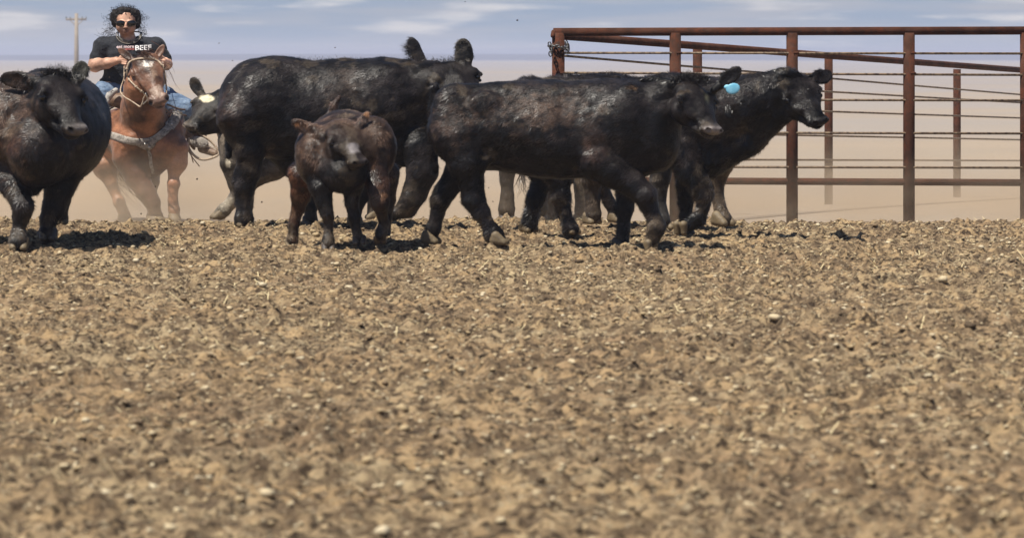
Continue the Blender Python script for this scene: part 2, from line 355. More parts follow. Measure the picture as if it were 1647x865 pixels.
        if hasattr(s, 'hf'):
            po, hf, hu, hs, hL, hW = s.hf
            for g in (-1, 1): C = paint(C, V, po + hf * .975 * hL - hu * .02 * hL + hs * .31 * g * hW, (.05 * hL, .12 * hW, .034 * hL), (.004, .003, .003), f=tuple(hf), u=tuple(hu), edge=.3, nz=.05)  # shade of the nostril hollows put into the colour
            C = paint(C, V, po + hf * .985 * hL - hu * .142 * hL, (.1 * hL, .5 * hW, .014 * hL), (.004, .003, .003), f=tuple(hf), u=tuple(hu), edge=.4, nz=.05)  # mouth crease darkened the same way, as painted shade
        s.V, s.F, s.N, s.C = V, F, Nn, C
        if nbl:
            mk = np.ones(len(V)); lnf = None
            if hasattr(s, 'hf'):
                po, hf, hu, hs, hL, hW = s.hf
                def hd(X): q = X - po; return q @ hf / hL, np.linalg.norm(q - np.outer(q @ hf, hf), axis=1)
                a_, r_ = hd(V); mk[(a_ > .90) & (r_ < hL * .6) & (a_ < 1.2) & ((V - po) @ hu / hL > -.12)] = 0
                for ec, er in s.eyes: mk[np.linalg.norm(V - ec, axis=1) < er * 1.35] = 0
                mk *= np.where((a_ > -.05) & (a_ < 1.2) & (r_ < hL * .6), 4.5, 1)
                lnf = lambda X: (lambda h_: np.where((h_[0] > .05) & (h_[0] < 1.2) & (h_[1] < hL * .6), .42, 1.))(hd(X))
            BV, BC, BT = blades(V, F, Nn, C, int(nbl * 1.7), ln, wd, flow, lift, seed, curl, mk, lnf)
            nv = len(V); VV = np.concatenate([V, BV]); CC = np.concatenate([C, BC])
            s.body = mesh_np(name, VV, F, m or M_skinp, s.root, col=CC, tris=BT + nv, mat2=M_hairs)
        else: s.body = mesh_np(name, V, F, m or M_pelt, s.root, col=C)
        for hv, hf_, dk in s.hooves: mesh_np('hoof', hv, hf_, M_hoofd if dk else M_hoof, s.root)
        for c, r_ in s.eyes:
            q = Sdf(); q.ell(c, (r_, r_, r_)); v, f = q.mesh(r_ / 5); mesh_np('eye', v, f, M_eye, s.root)
        return s
def tufts(b, pts, n, ln, dirv, col=BLACK, wd=.004, spread=.03, name='hair_tuft', seed=5, flop=.5):
    """longer standing hair along a line of points, a child of its animal"""
    r = np.random.default_rng(seed); P_ = np.array(pts); k = r.integers(0, len(P_) - 1, n); t = r.random((n, 1)); B = P_[k] * (1 - t) + P_[k + 1] * t + r.normal(size=(n, 3)) * spread
    d = np.asarray(dirv, float) + flop * r.normal(size=(n, 3)); d /= np.linalg.norm(d, axis=1, keepdims=True); l = (ln * (.4 + r.random(n)))[:, None]
    s_ = np.cross(d, r.normal(size=(n, 3))); s_ /= np.linalg.norm(s_, axis=1, keepdims=True)
    V = np.stack([B - s_ * wd * .5, B + s_ * wd * .5, B + d * l], 1).reshape(-1, 3); C = np.repeat(np.array(col)[None] * (.6 + r.random((n, 1))), 3, 0)
    return mesh_np(name, V, None, M_hairs, b.root, col=C, tris=np.arange(3 * n).reshape(-1, 3))
def strands(b, starts, path, n, wd, spread, col, name, seed=5, mt=None, wav=.02, segs=10):
    """hair that hangs: ribbons following a path (world points) with growing spread"""
    r = np.random.default_rng(seed); path = np.array(path, float); VV = []; FF = []; CC = []; o = 0; tt = np.linspace(0, 1, segs)
    cum = np.r_[0, np.cumsum(np.linalg.norm(np.diff(path, axis=0), axis=1))]; cum /= cum[-1]
    for i in range(n):
        e = .55 + .45 * r.random(); off = r.normal(size=3) * spread; ph = r.random() * 6; st = r.normal(size=3) * starts
        pts = np.stack([np.interp(tt * e, cum, path[:, j]) for j in range(3)], 1) + st + off * tt[:, None] ** 1.3 + wav * np.sin(ph + tt[:, None] * (6 + 4 * r.random())) * tt[:, None] * vn(off)
        sdv = vn(np.cross(pts[-1] - pts[0], r.normal(size=3))); w = (wd * (1 - .8 * tt))[:, None]
        VV.append(np.stack([pts - sdv * w, pts + sdv * w], 1).reshape(-1, 3)); k = np.arange(segs - 1) * 2 + o
        FF.append(np.stack([k, k + 1, k + 3, k + 2], 1)); o += 2 * segs; CC.append(np.tile(np.array(col) * (.5 + r.random()), (2 * segs, 1)))
    return mesh_np(name, np.concatenate(VV), np.concatenate(FF), mt or M_hairs, b.root if isinstance(b, Beast) else b, col=np.concatenate(CC))
UPC = (0, -1, .9)
def beasts_near():
    # ---- the cow on the left, walking towards the camera
    b = Beast('cow', 'big black cow at the left edge, walking at the camera with head turned slightly right', 'cow', 27.2, 85, h=.014)
    b.ell(100, 200, 1.0, 80, 1.05, 85, .12, fw=(1, .0, 0))             # barrel
    b.ell(90, 226, .55, 76, .7, 72, .12, fw=(1, 0, 0))
    b.ell(55, 165, .55, 72, .60, 48, .1, fw=(1, 0, 0)); b.ell(72, 150, 1.5, 52, .45, 40, .1, fw=(1, 0, 0)); b.ell(68, 132, 1.7, 24, .3, 22, .05, fw=(1, 0, 0))
    b.ell(10, 205, .35, 52, .42, 75, .1, fw=(1, 0, 0)); b.ell(-30, 215, .9, 50, .8, 70, .1, fw=(1, 0, 0))
    b.ell(122, 215, .35, 36, .35, 62, .1, fw=(1, 0, 0)); b.ell(62, 240, .05, 52, .35, 62, .09, fw=(1, 0, 0))     # shoulders and chest
    b.chain([(60, 270, .05, 22), (55, 308, .08, 8)], .06); b.chain([(78, 170, .2, 50), (66, 230, .05, 45)], .08)  # dewlap, neck
    b.chain([(10, 255, .2, 30), (20, 295, .1, 22), (38, 332, -.02, 16.5), (34, 350, 0, 14)], .05)
    b.chain([(34, 348, 0, 14.5), (31, 365, 0, 11.5), (30, 382, -.02, 14), (30, 390, -.04, 16)], .03)
    b.chain([(110, 262, .35, 32), (96, 300, .3, 24), (86, 335, .3, 18), (78, 352, .3, 15)], .05)
    b.chain([(78, 352, .3, 14.5), (76, 366, .3, 13), (76, 376, .28, 16)], .03)
    b.chain([(-30, 270, 1.7, 36), (-22, 330, 1.8, 18), (-24, 375, 1.8, 13)], .05); b.chain([(95, 285, 1.9, 30), (100, 320, 1.9, 14), (98, 350, 1.9, 12)], .04)
    b.hoof(30, 403, -.05, 36, -90); b.hoof(77, 387, .25, 34, -90, dark=True); b.hoof(-24, 380, 1.8, 30, -90); b.hoof(98, 362, 1.9, 28, -90)
    b.head((90, 126, -.14), (128, 209, -.42), 48, (.85, -1, .5), [
        (60, 132, -.1, 2, 126, .02, 15, (0, -1, -.2)), (122, 134, -.08, 134, 101, -.05, 14, (.1, -1, .1), None, (.03, .028, .022))], nose_col=(.17, .15, .14), k=.02)
    b.ell(82, 178, .0, 40, .22, 46, .08, fw=(1, 0, 0))
    b.finish(BLACK, lambda B: np.tile((-.2, .9, -.8), (len(B), 1)), 60000, .03, .0045, .009, seed=2,
             paints=[((b.P(5, 200, .1), (.34, .9, .42), (.085, .052, .036)), {'edge': .8, 'amt': .85, 'nz': .45}), ((b.P(12, 235, .0), (.16, .9, .10), (.075, .030, .015)), {'edge': .8, 'amt': .6, 'seed': 8})])
    tufts(b, [b.P(70, 122, -.12), b.P(92, 118, -.12), b.P(112, 124, -.1)], 2600, .035, (-.1, -.2, 1), wd=.0026, spread=.022, seed=4, flop=.7)
    # ---- the big cow behind the calf, in profile, head up
    b = Beast('cow', 'largest black cow in the middle, side on behind the brown calf, both ears raised', 'cow', 30.6, 540, -4, h=.014)
    b.ell(450, 172, 0, 98, .36, 76, .12); b.ell(550, 172, 0, 110, .37, 78, .12); b.ell(620, 170, 0, 76, .33, 74, .1)
    b.ell(400, 165, 0, 42, .30, 62, .1, pitch=0); b.ell(445, 118, 0, 62, .22, 24, .08); b.ell(388, 190, -.1, 30, .20, 56, .08)
    b.ell(505, 215, -.02, 92, .31, 34, .1); b.ell(440, 225, -.05, 48, .22, 26, .08)
    b.ell(612, 165, -.24, 50, .14, 62, .07, pitch=-10); b.ell(596, 128, -.14, 40, .12, 28, .07); b.ell(428, 150, -.24, 42, .13, 40, .08)   # shoulder blade, hooks
    b.ell(670, 195, 0, 34, .22, 62, .09); b.ell(655, 235, -.02, 34, .2, 34, .08)
    b.chain([(630, 150, 0, 52), (690, 138, -.1, 40)], .09); b.chain([(690, 150, -.1, 32), (684, 230, -.02, 20)], .08)
    b.chain([(676, 235, -.18, 30), (680, 275, -.2, 25), (668, 308, -.2, 19), (655, 333, -.2, 17)], .05); b.chain([(655, 336, -.2, 15), (632, 344, -.2, 11), (622, 346, -.2, 12)], .03)
    b.chain([(640, 240, .2, 26), (600, 290, .15, 18), (574, 326, .12, 13), (571, 352, .12, 11)], .05)
    b.chain([(392, 190, -.18, 44), (401, 240, -.2, 25), (401, 275, -.2, 18), (394, 300, -.2, 15), (392, 330, -.2, 12.5), (392, 350, -.2, 14), (393, 354, -.2, 15)], .05)
    b.chain([(388, 272, -.2, 10), (381, 292, -.2, 7), (387, 312, -.2, 8)], .02); b.ell(664, 322, -.28, 13, .03, 14, .02)
    b.chain([(425, 200, .18, 36), (470, 260, .2, 22), (494, 300, .2, 15), (500, 330, .2, 12), (500, 350, .2, 13)], .05)
    b.chain([(386, 112, 0, 8), (372, 150, -.02, 6), (366, 215, -.1, 6), (368, 250, -.14, 7)], .03)
    b.ell(452, 242, .0, 22, .12, 12, .04)
    for tx, ty in ((438, 246), (456, 250), (470, 251)): b.chain([(tx, ty - 6, 0, 3.5), (tx + 1, ty + 3, 0, 2.6)], .015)
    b.chain([(426, 230, -.02, 5), (430, 240, -.02, 4)], .015, (.30, .21, .14))
    b.hoof(393, 366, -.2, 34, -75); b.hoof(500, 364, .2, 28, -70, dark=True); b.hoof(572, 365, .12, 28, -70); b.hoof(616, 350, -.2, 20, 180, -60, dark=True)
    b.head((720, 104, -.1), (764, 168, -.42), 47, (.30, -1, .9), [
        (684, 114, -.1, 661, 63, -.08, 10.5, (.25, -1, .1)), (750, 110, -.08, 744, 64, -.05, 15.5, (.1, -1, .1), None, (.035, .03, .025))], k=.02)
    b.finish(BLACK, (-1, 0, -.6), 75000, .032, .0045, .008, seed=12, paints=[((b.P(372, 180, -.2), (.14, .4, .26), (.04, .02, .012)), {'edge': .8, 'amt': .7}), ((b.P(560, 140, -.2), (.22, .4, .2), (.05, .036, .028)), {'edge': .9, 'amt': .75, 'nz': .5})])
    tufts(b, [b.P(x, y, 0) for x, y in ((396, 122), (420, 106), (445, 101), (520, 100), (600, 101), (640, 102), (700, 101), (740, 99))], 5000, .024, (-.5, 0, 1), wd=.0028, spread=.016, seed=4)
    tufts(b, [b.P(656, 72, -.08), b.P(660, 88, -.08), b.P(666, 104, -.1)], 220, .06, (-1, 0, .1), spread=.008, seed=14, flop=.3)
    tufts(b, [b.P(733, 78, -.06), b.P(738, 70, -.06), b.P(748, 69, -.06), b.P(755, 80, -.06)], 500, .022, (.3, 0, .8), wd=.0026, spread=.008, seed=15, flop=.5)
    # ---- brown calf in front
    BR = (.050, .030, .020); OR = (.16, .082, .042); DK = (.012, .009, .008)
    b = Beast('calf', 'small reddish brown calf facing the camera, tail up, grey blaze on its nose', 'calf', 27.0, 556, h=.011)
    b.ell(562, 236, .45, 77, .6, 56, .09, BR, fw=(1, 0, 0)); b.ell(572, 232, .95, 66, .4, 48, .08, BR, fw=(1, 0, 0)); b.ell(552, 205, .6, 40, .5, 26, .06, (.018, .012, .009), fw=(1, 0, 0))
    b.ell(506, 250, .1, 32, .2, 50, .07, BR, fw=(1, 0, 0)); b.ell(604, 240, .12, 32, .2, 52, .07, BR, fw=(1, 0, 0)); b.ell(552, 275, .0, 40, .22, 36, .07, DK, fw=(1, 0, 0))
    b.chain([(548, 222, .0, 30), (552, 262, .02, 32)], .06, (.040, .025, .017))
    b.chain([(508, 268, .05, 24), (516, 300, .0, 19), (525, 342, -.02, 13), (528, 352, 0, 11)], .03, DK); b.chain([(528, 350, 0, 10.5), (528, 372, 0, 8.5), (528, 386, -.02, 11), (528, 392, -.04, 12)], .025, DK)
    b.chain([(566, 290, .1, 22), (566, 325, .08, 13), (570, 350, .08, 11.5), (574, 372, .08, 8.5), (576, 384, .07, 11)], .03, DK)
    b.chain([(488, 280, .9, 24), (484, 312, .95, 17), (479, 335, 1., 13), (473, 360, 1., 9.5), (470, 384, 1., 12)], .035, (.06, .026, .014))
    b.chain([(600, 262, .05, 24), (608, 300, -.04, 17), (611, 326, -.08, 15), (613, 335, -.05, 13)], .035, (.035, .018, .012)); b.chain([(613, 335, -.05, 12), (617, 358, 0, 9.5), (613, 376, .0, 12)], .025, DK)
    b.chain([(620, 280, 1.0, 24), (626, 320, 1.1, 12), (622, 352, 1.1, 9), (620, 370, 1.1, 10)], .035, BR)
    b.chain([(532, 186, 1.1, 8), (537, 172, 1.1, 6), (546, 156, 1.1, 3.5)], .03, (.06, .035, .025))
    b.hoof(528, 404, -.05, 25, -90, dark=True); b.hoof(578, 394, .05, 25, -90, dark=True); b.hoof(469, 400, 1., 25, -90); b.hoof(611, 389, .0, 24, -90, 50, dark=True, ground=False); b.hoof(620, 380, 1.1, 20, -90, dark=True)
    b.head((545, 206, -.08), (581, 261, -.28), 35, (.6, -1, .55), [
        (518, 218, -.06, 472, 196, 0, 11, (0, -1, -.3), (.022, .015, .011), (.045, .026, .018)), (574, 206, -.05, 592, 181, 0, 7, (.2, -1, 0), (.045, .033, .027), (.07, .045, .034))], nose_col=(.06, .05, .05), face=(.022, .0155, .0125), k=.022, thick=1.05)
    b.finish(BR, (-.1, .4, -1), 60000, .026, .0042, .005, seed=22, paints=[
        ((b.P(512, 252, .22), (.09, .26, .14), OR), {'edge': .8, 'amt': .75}), ((b.P(604, 262, .2), (.08, .28, .12), OR), {'edge': .8, 'amt': .8, 'seed': 6}), ((b.P(483, 320, .9), (.09, .5, .12), OR), {'edge': .9, 'amt': .45, 'seed': 9}), ((b.P(612, 312, -.1), (.06, .3, .08), OR), {'edge': .8, 'amt': .5, 'seed': 9}),
        ((b.P(478, 201, 0), (.022, .2, .02), (.24, .11, .05)), {'edge': .5, 'nz': .1}), ((b.P(590, 184, 0), (.02, .2, .02), (.34, .18, .09)), {'edge': .5, 'nz': .1}), ((b.P(568, 238, -.25), (.065, .25, .05), (.22, .2, .2)), {'edge': .5, 'nz': .2, 'amt': .8})])
    # ---- black heifer, striding right
    b = Beast('heifer', 'black heifer striding right in front of the herd with a light blue ear tag', 'cow', 27.3, 880, -9, h=.013)
    b.ell(790, 205, 0, 90, .31, 68, .1); b.ell(880, 208, 0, 110, .34, 74, .12); b.ell(980, 206, 0, 90, .31, 76, .1); b.ell(738, 196, 0, 46, .27, 60, .1)
    b.ell(900, 150, 0, 190, .2, 20, .06); b.ell(728, 165, -.15, 30, .12, 30, .06); b.ell(780, 168, -.24, 24, .06, 20, .05); b.ell(735, 215, -.16, 40, .17, 50, .08)
    b.ell(905, 245, -.02, 90, .28, 38, .1); b.ell(1005, 190, -.20, 40, .13, 58, .07, pitch=-10); b.ell(1010, 245, -.02, 52, .24, 46, .09); b.ell(960, 215, -.25, 26, .08, 46, .06)
    b.chain([(1010, 185, -.02, 54), (1060, 165, -.1, 36)], .09); b.chain([(1060, 180, -.1, 34), (1052, 240, -.04, 30)], .08); b.ell(1058, 215, -.08, 34, .2, 56, .09)
    b.chain([(745, 225, -.16, 46), (752, 262, -.2, 31), (758, 290, -.2, 20), (762, 318, -.2, 18), (774, 342, -.2, 13.5), (786, 362, -.2, 11.5), (794, 376, -.2, 14), (799, 384, -.2, 14)], .045)
    b.chain([(758, 300, -.2, 11), (753, 316, -.2, 8), (762, 334, -.2, 8)], .02); b.ell(763, 322, -.26, 11, .03, 10, .02); b.ell(1039, 316, -.29, 12, .03, 13, .02); b.chain([(800, 232, -.22, 12), (778, 262, -.22, 9)], .05)
    b.chain([(765, 235, .18, 38), (745, 272, .2, 26), (716, 308, .2, 17), (709, 322, .2, 16), (704, 345, .2, 12), (697, 368, .2, 13), (694, 380, .2, 13)], .045)
    b.chain([(965, 258, -.2, 36), (985, 275, -.22, 27), (1018, 296, -.22, 20), (1038, 314, -.22, 18.5), (1045, 332, -.22, 14), (1054, 356, -.22, 13), (1056, 366, -.22, 14.5), (1050, 386, -.22, 12.5)], .035)
    b.chain([(1010, 260, .2, 32), (1008, 305, .2, 17), (1005, 335, .2, 14), (1003, 368, .2, 11), (1001, 386, .2, 13)], .04)
    b.chain([(700, 140, 0, 8), (694, 175, .02, 7), (697, 240, .05, 6), (700, 275, .05, 6)], .03)
    b.hoof(804, 394, -.22, 34, -15); b.hoof(694, 393, .2, 36, -20); b.hoof(1044, 400, -.22, 26, -60, -55); b.hoof(999, 402, .2, 32, -30, dark=True)
    b.head((1110, 136, -.2), (1152, 210, -.42), 45, (.85, -1, .55), [
        (1074, 136, -.16, 1030, 134, -.08, 13, (0, -1, -.2)), (1152, 142, -.15, 1189, 112, -.1, 12, (0, -1, .1))], nose_col=(.20, .175, .165), k=.02)
    b.finish(BLACK, (-1, .1, -.55), 75000, .030, .0045, .009, seed=32, paints=[
        ((b.P(860, 180, -.3), (.5, .3, .2), (.075, .048, .034)), {'edge': 1., 'amt': .85, 'nz': .6}), ((b.P(955, 235, -.2), (.12, .3, .16), (.07, .035, .022)), {'edge': .9, 'amt': .6, 'seed': 6}), ((b.P(730, 200, -.2), (.2, .3, .25), (.065, .040, .028)), {'edge': 1., 'amt': .8, 'nz': .5, 'seed': 7}), ((b.P(1016, 142, -.2), (.05, .3, .02), (.14, .08, .04)), {'edge': .6, 'amt': .8}),
        ((b.P(1138, 160, -.3), (.025, .2, .05), (.1, .095, .06)), {'edge': .9, 'amt': .7})])
    tufts(b, [b.P(1084, 132, -.2), b.P(1110, 126, -.2), b.P(1138, 130, -.2)], 3200, .030, (-.2, -.2, 1), wd=.0026, spread=.02, seed=4, flop=.8)
    # ear tag: a flat plastic flag with a stem button
    c = b.P(1179, 143, -.2); q = Sdf(); q.ell(c, (.052, .040, .007), (.9, 0, .25), (0, -1, 0), .004); q.ell(b.P(1169, 140, -.2), (.022, .016, .010), (.9, 0, .25), (0, -1, 0), .004)
    v, f = q.mesh(.004); tg = mesh_np('ear_tag', v, f, M_tag, b.root); tag(tg, 'light blue ear tag')
# ------------------------------------------------------------------ animals further back
def beasts_back():
    # ---- cow at the right, mostly behind the heifer
    b = Beast('cow', 'curly coated black cow lifting a front leg at right, behind the blue tagged heifer', 'cow', 29.0, 1000, -5, h=.014)
    b.ell(900, 198, 0, 84, .31, 72, .12); b.ell(990, 196, 0, 110, .33, 76, .12); b.ell(1080, 190, 0, 76, .3, 72, .1); b.ell(850, 180, 0, 40, .28, 56, .1); b.ell(940, 132, 0, 60, .18, 12, .05)
    b.ell(1095, 180, -.2, 40, .12, 56, .07); b.ell(1140, 195, 0, 58, .24, 66, .09); b.ell(1140, 248, -.02, 42, .18, 34, .08)
    b.chain([(1130, 185, 0, 56), (1200, 170, -.08, 44), (1262, 142, -.16, 34)], .09); b.chain([(1150, 250, 0, 26), (1205, 226, -.05, 22), (1262, 176, -.14, 20)], .08)
    b.chain([(1096, 238, -.2, 30), (1108, 270, -.22, 23), (1127, 300, -.22, 18), (1133, 312, -.22, 15), (1131, 334, -.22, 12), (1124, 352, -.22, 13), (1110, 362, -.22, 12)], .04)
    b.chain([(1112, 240, .2, 30), (1106, 290, .2, 17), (1104, 325, .2, 13), (1104, 350, .2, 11), (1104, 366, .2, 12)], .045)
    b.chain([(878, 215, -.18, 40), (886, 262, -.2, 26), (900, 290, -.2, 17), (904, 318, -.2, 14.5), (908, 342, -.2, 11.5), (916, 362, -.2, 13), (918, 368, -.2, 14)], .045)
    b.chain([(862, 215, .18, 38), (866, 262, .2, 24), (874, 285, .2, 17), (862, 318, .2, 14), (855, 342, .2, 12), (852, 360, .2, 14)], .045)
    b.hoof(920, 377, -.2, 30, -50); b.hoof(851, 374, .2, 32, -60); b.hoof(1097, 370, -.22, 26, -120, -60); b.hoof(1104, 378, .2, 28, -40, dark=True)
    b.head((1276, 128, -.2), (1322, 196, -.44), 36, (.2, -1, .8), [(1246, 128, -.16, 1214, 134, -.08, 12, (0, -1, -.2)), (1306, 130, -.15, 1338, 118, -.08, 12, (0, -1, .1))])
    b.finish(BLACK, (-1, .1, -.6), 70000, .036, .005, .009, seed=42, curl=1.4, lift=.4, paints=[((b.P(1150, 210, -.3), (.3, .3, .25), (.035, .024, .018)), {'edge': 1., 'amt': .6, 'nz': .5})])
    # ---- white faced calf looking left between horse and big cow
    TN = (.095, .078, .060)
    b = Beast('cow', 'black cow with cream brow patch and white front foot, facing left beside the horse', 'cow', 32.6, 450, 0, h=.012)
    b.ell(450, 195, .1, 90, .28, 60, .12, TN); b.ell(540, 190, .2, 80, .3, 62, .12); b.ell(388, 200, 0, 34, .22, 52, .09, TN)
    b.chain([(400, 180, 0, 46), (364, 176, -.04, 34)], .08); b.chain([(376, 205, 0, 26), (384, 250, 0, 26)], .07, TN)
    b.chain([(376, 230, -.12, 26), (372, 262, -.14, 18), (380, 296, -.14, 13.5), (384, 308, -.14, 13)], .04, TN)
    b.chain([(384, 304, -.14, 12.5), (372, 326, -.14, 11)], .03, TN); b.chain([(374, 324, -.14, 12), (360, 338, -.14, 12.5), (354, 344, -.14, 12)], .03, (.42, .36, .27))
    b.chain([(470, 250, .1, 26), (440, 270, .1, 20), (416, 282, .1, 16), (400, 300, .1, 12), (398, 330, .1, 10), (396, 342, .1, 12)], .04, TN)
    b.chain([(560, 230, .2, 34), (590, 280, .2, 17), (600, 320, .2, 11), (600, 342, .2, 12)], .04, TN)
    b.hoof(350, 353, -.14, 28, 200); b.hoof(395, 353, .1, 26, 190); b.hoof(598, 353, .2, 26, 190)
    b.head((346, 156, -.1), (301, 204, -.30), 32, (-.45, -1, .7), [(324, 154, -.04, 309, 127, 0, 10, (-.5, -1, 0), (.02, .017, .014)), (364, 158, .02, 384, 146, .1, 8, (0, -1, .3))], nose_col=(.26, .21, .17), k=.024, face=(.034, .029, .025), thick=1.15)
    b.chain([(352, 200, -.08, 14), (326, 208, -.16, 10)], .05)
    b.finish(BLACK, (1, .2, -.4), 45000, .022, .004, .006, seed=52, paints=[((b.P(331, 159, -.2), (.074, .4, .036), (.62, .55, .38)), {'edge': .3, 'nz': .18, 'u': (.1, 0, 1), 'f': (1, 0, .05)}), ((b.P(367, 262, -.2), (.03, .3, .05), (.5, .44, .33)), {'edge': .5}), ((b.P(440, 235, -.2), (.3, .5, .2), (.085, .068, .052)), {'edge': .8, 'amt': .8})])
    # ---- dusty legs behind: three more animals
    DL = (.035, .026, .019)
    b = Beast('cow', 'dusty black cow seen from behind, hind legs and tail under the heifer belly', 'cow', 34.0, 840, h=.015)
    b.ell(842, 205, .6, 56, .8, 56, .1, fw=(1, 0, 0)); b.ell(842, 205, .1, 46, .3, 50, .1, fw=(1, 0, 0))
    for x0, x1, q in ((820, 815, 0), (862, 868, .1)):
        b.chain([(x0, 225, .0 + q, 28), (x0 - 2, 262, 0 + q, 18), (x1, 290, 0 + q, 12.5), (x1 + 1, 315, 0 + q, 13), (x1, 336, 0 + q, 14)], .04); b.hoof(x1, 356, q, 28, -90, dark=True)
        b.chain([(x1, 225, 1.2, 22), (x1, 290, 1.2, 12), (x1, 340, 1.2, 10)], .04); b.chain([(x1, 336, q, 13), (x1, 348, q, 13)], .02)
    b.chain([(842, 160, -.18, 7), (842, 220, -.22, 6), (842, 268, -.22, 6)], .03); b.chain([(842, 185, 1.3, 34), (850, 165, 1.8, 22), (850, 180, 2.1, 14)], .08)
    b.finish(DL, (0, 0, -1), 20000, .025, .005, .006, seed=62)
    strands(b, .012, [b.P(842, 262, -.22), b.P(841, 285, -.22), b.P(846, 318, -.2)], 46, .004, .045, (.02, .014, .010), 'tail_switch', 9, wav=.04)
    b = Beast('calf', 'dust covered calf walking diagonally behind the heifer with pale hooves', 'calf', 30.7, 1040, -44, h=.014)
    b.ell(1010, 205, 0, 64, .24, 52, .1, DL); b.ell(1060, 205, 0, 60, .25, 54, .1, DL); b.ell(1104, 205, 0, 40, .2, 50, .08, DL)
    b.chain([(1100, 190, 0, 34), (1122, 170, -.1, 28)], .08, DL)
    b.chain([(966, 215, -.14, 34), (962, 262, -.1, 24), (952, 290, -.05, 17), (953, 320, -.05, 13), (954, 345, -.05, 14)], .04, DL)
    b.chain([(985, 230, .14, 30), (972, 270, .1, 20), (968, 300, .1, 13), (980, 325, .1, 11), (990, 342, .1, 13)], .04, (.06, .045, .03))
    b.chain([(1066, 240, -.12, 24), (1062, 285, -.14, 16), (1058, 302, -.14, 15), (1062, 330, -.14, 11), (1067, 354, -.14, 13)], .035, (.03, .027, .025))
    b.chain([(1150, 215, .16, 30), (1160, 262, .16, 20), (1152, 300, .16, 13), (1158, 335, .16, 11), (1162, 352, .16, 14)], .04, (.075, .055, .038))
    b.ell(1140, 210, .1, 30, .18, 46, .09, DL)
    b.hoof(953, 361, -.05, 32, -60); b.hoof(992, 358, .1, 30, -40); b.hoof(1069, 370, -.14, 30, -60); b.hoof(1164, 364, .16, 38, -50)
    b.finish(DL, (0, .3, -1), 25000, .024, .005, .006, seed=72)
    b = Beast('calf', 'farthest calf, legs faint in the dust under the heifer belly', 'calf', 35.0, 910, h=.016)
    b.ell(912, 200, .4, 42, .5, 44, .08, fw=(1, 0, 0), col=(.06, .045, .03)); b.ell(912, 195, .9, 34, .3, 38, .08, fw=(1, 0, 0), col=(.06, .045, .03))
    for x1 in (888, 934): b.chain([(x1 + (912 - x1) * .3, 225, .1, 22), (x1, 262, .1, 13), (x1, 300, .1, 11), (x1, 340, .1, 12)], .04, (.075, .055, .036)); b.hoof(x1, 360, .08, 26, -90); b.chain([(x1, 230, .9, 18), (x1, 350, .9, 9)], .04)
    b.chain([(912, 185, .9, 26), (914, 170, 1.3, 16)], .07)
    b.finish((.07, .05, .034), (0, 0, -1), 12000, .024, .005, .005, seed=82)
# ------------------------------------------------------------------ things laid on surfaces: a ray from the eye finds the surface of the modelled body
EYE0 = np.array([0, 0, HC])
def surf(bvh, px, py, off=.006, default=None):
    d = vn(PT(px, py, 1.) - EYE0); h = bvh.ray_cast(Vector(EYE0), Vector(d))
    if h[0] is None: return None if default is None else PT(px, py, default)
    return np.array(h[0]) - d * off
def bvh_of(V, F): return BVHTree.FromPolygons([tuple(v) for v in V], [tuple(int(i) for i in f) for f in F])
def densify(p, step=3.):
    p = np.array(p, float); o = [p[0]]
    for a, b in zip(p[:-1], p[1:]):
        k = max(1, int(np.linalg.norm(b[:2] - a[:2]) / step)); o += [a + (b - a) * (i + 1) / k for i in range(k)]
    return np.array(o)
def catmull(p, k=6):
    p = np.array(p, float); q = np.concatenate([[2 * p[0] - p[1]], p, [2 * p[-1] - p[-2]]]); o = []
    for i in range(1, len(q) - 2):
        for t in np.arange(k) / k: o.append(.5 * (2 * q[i] + (q[i + 1] - q[i - 1]) * t + (2 * q[i - 1] - 5 * q[i] + 4 * q[i + 1] - q[i + 2]) * t * t + (3 * q[i] - q[i - 1] - 3 * q[i + 1] + q[i + 2]) * t ** 3))
    return np.array(o + [p[-1]])
def tube(name, pts, r, m, parent=None, seg=7, closed=False, taper=None, fl=None):
    """round (or flattened: fl) tube through world points"""
    P_ = np.array(pts, float); n = len(P_); VV = []; prev = None
    for i in range(n):
        a = P_[(i + 1) % n] if (closed or i < n - 1) else P_[i]; b = P_[i - 1] if (closed or i > 0) else P_[i]; t = vn(a - b)
        ref = np.array((0, 0, 1.)) if prev is None else prev
        if abs(t @ ref) > .95 and prev is None: ref = np.array((0, 1., 0))
        s_ = vn(ref - t * (ref @ t)); prev = s_; u = np.cross(t, s_); rr = r if taper is None else r * taper[i]
        an = np.arange(seg) * 2 * math.pi / seg; VV.append(P_[i] + rr * (np.cos(an)[:, None] * s_ + np.sin(an)[:, None] * u * (fl or 1)))
    V = np.concatenate(VV); I = []; m_ = n if closed else n - 1
    for i in range(m_):
        for j in range(seg): a = i * seg + j; b = i * seg + (j + 1) % seg; c = ((i + 1) % n) * seg; I.append((a, b, c + (j + 1) % seg, c + j))
    T = None
    if not closed: T = [(0, j + 1, j) for j in range(1, seg - 1)] + [((n - 1) * seg, (n - 1) * seg + j, (n - 1) * seg + j + 1) for j in range(1, seg - 1)]
    return mesh_np(name, V, np.array(I), m, parent, tris=T)
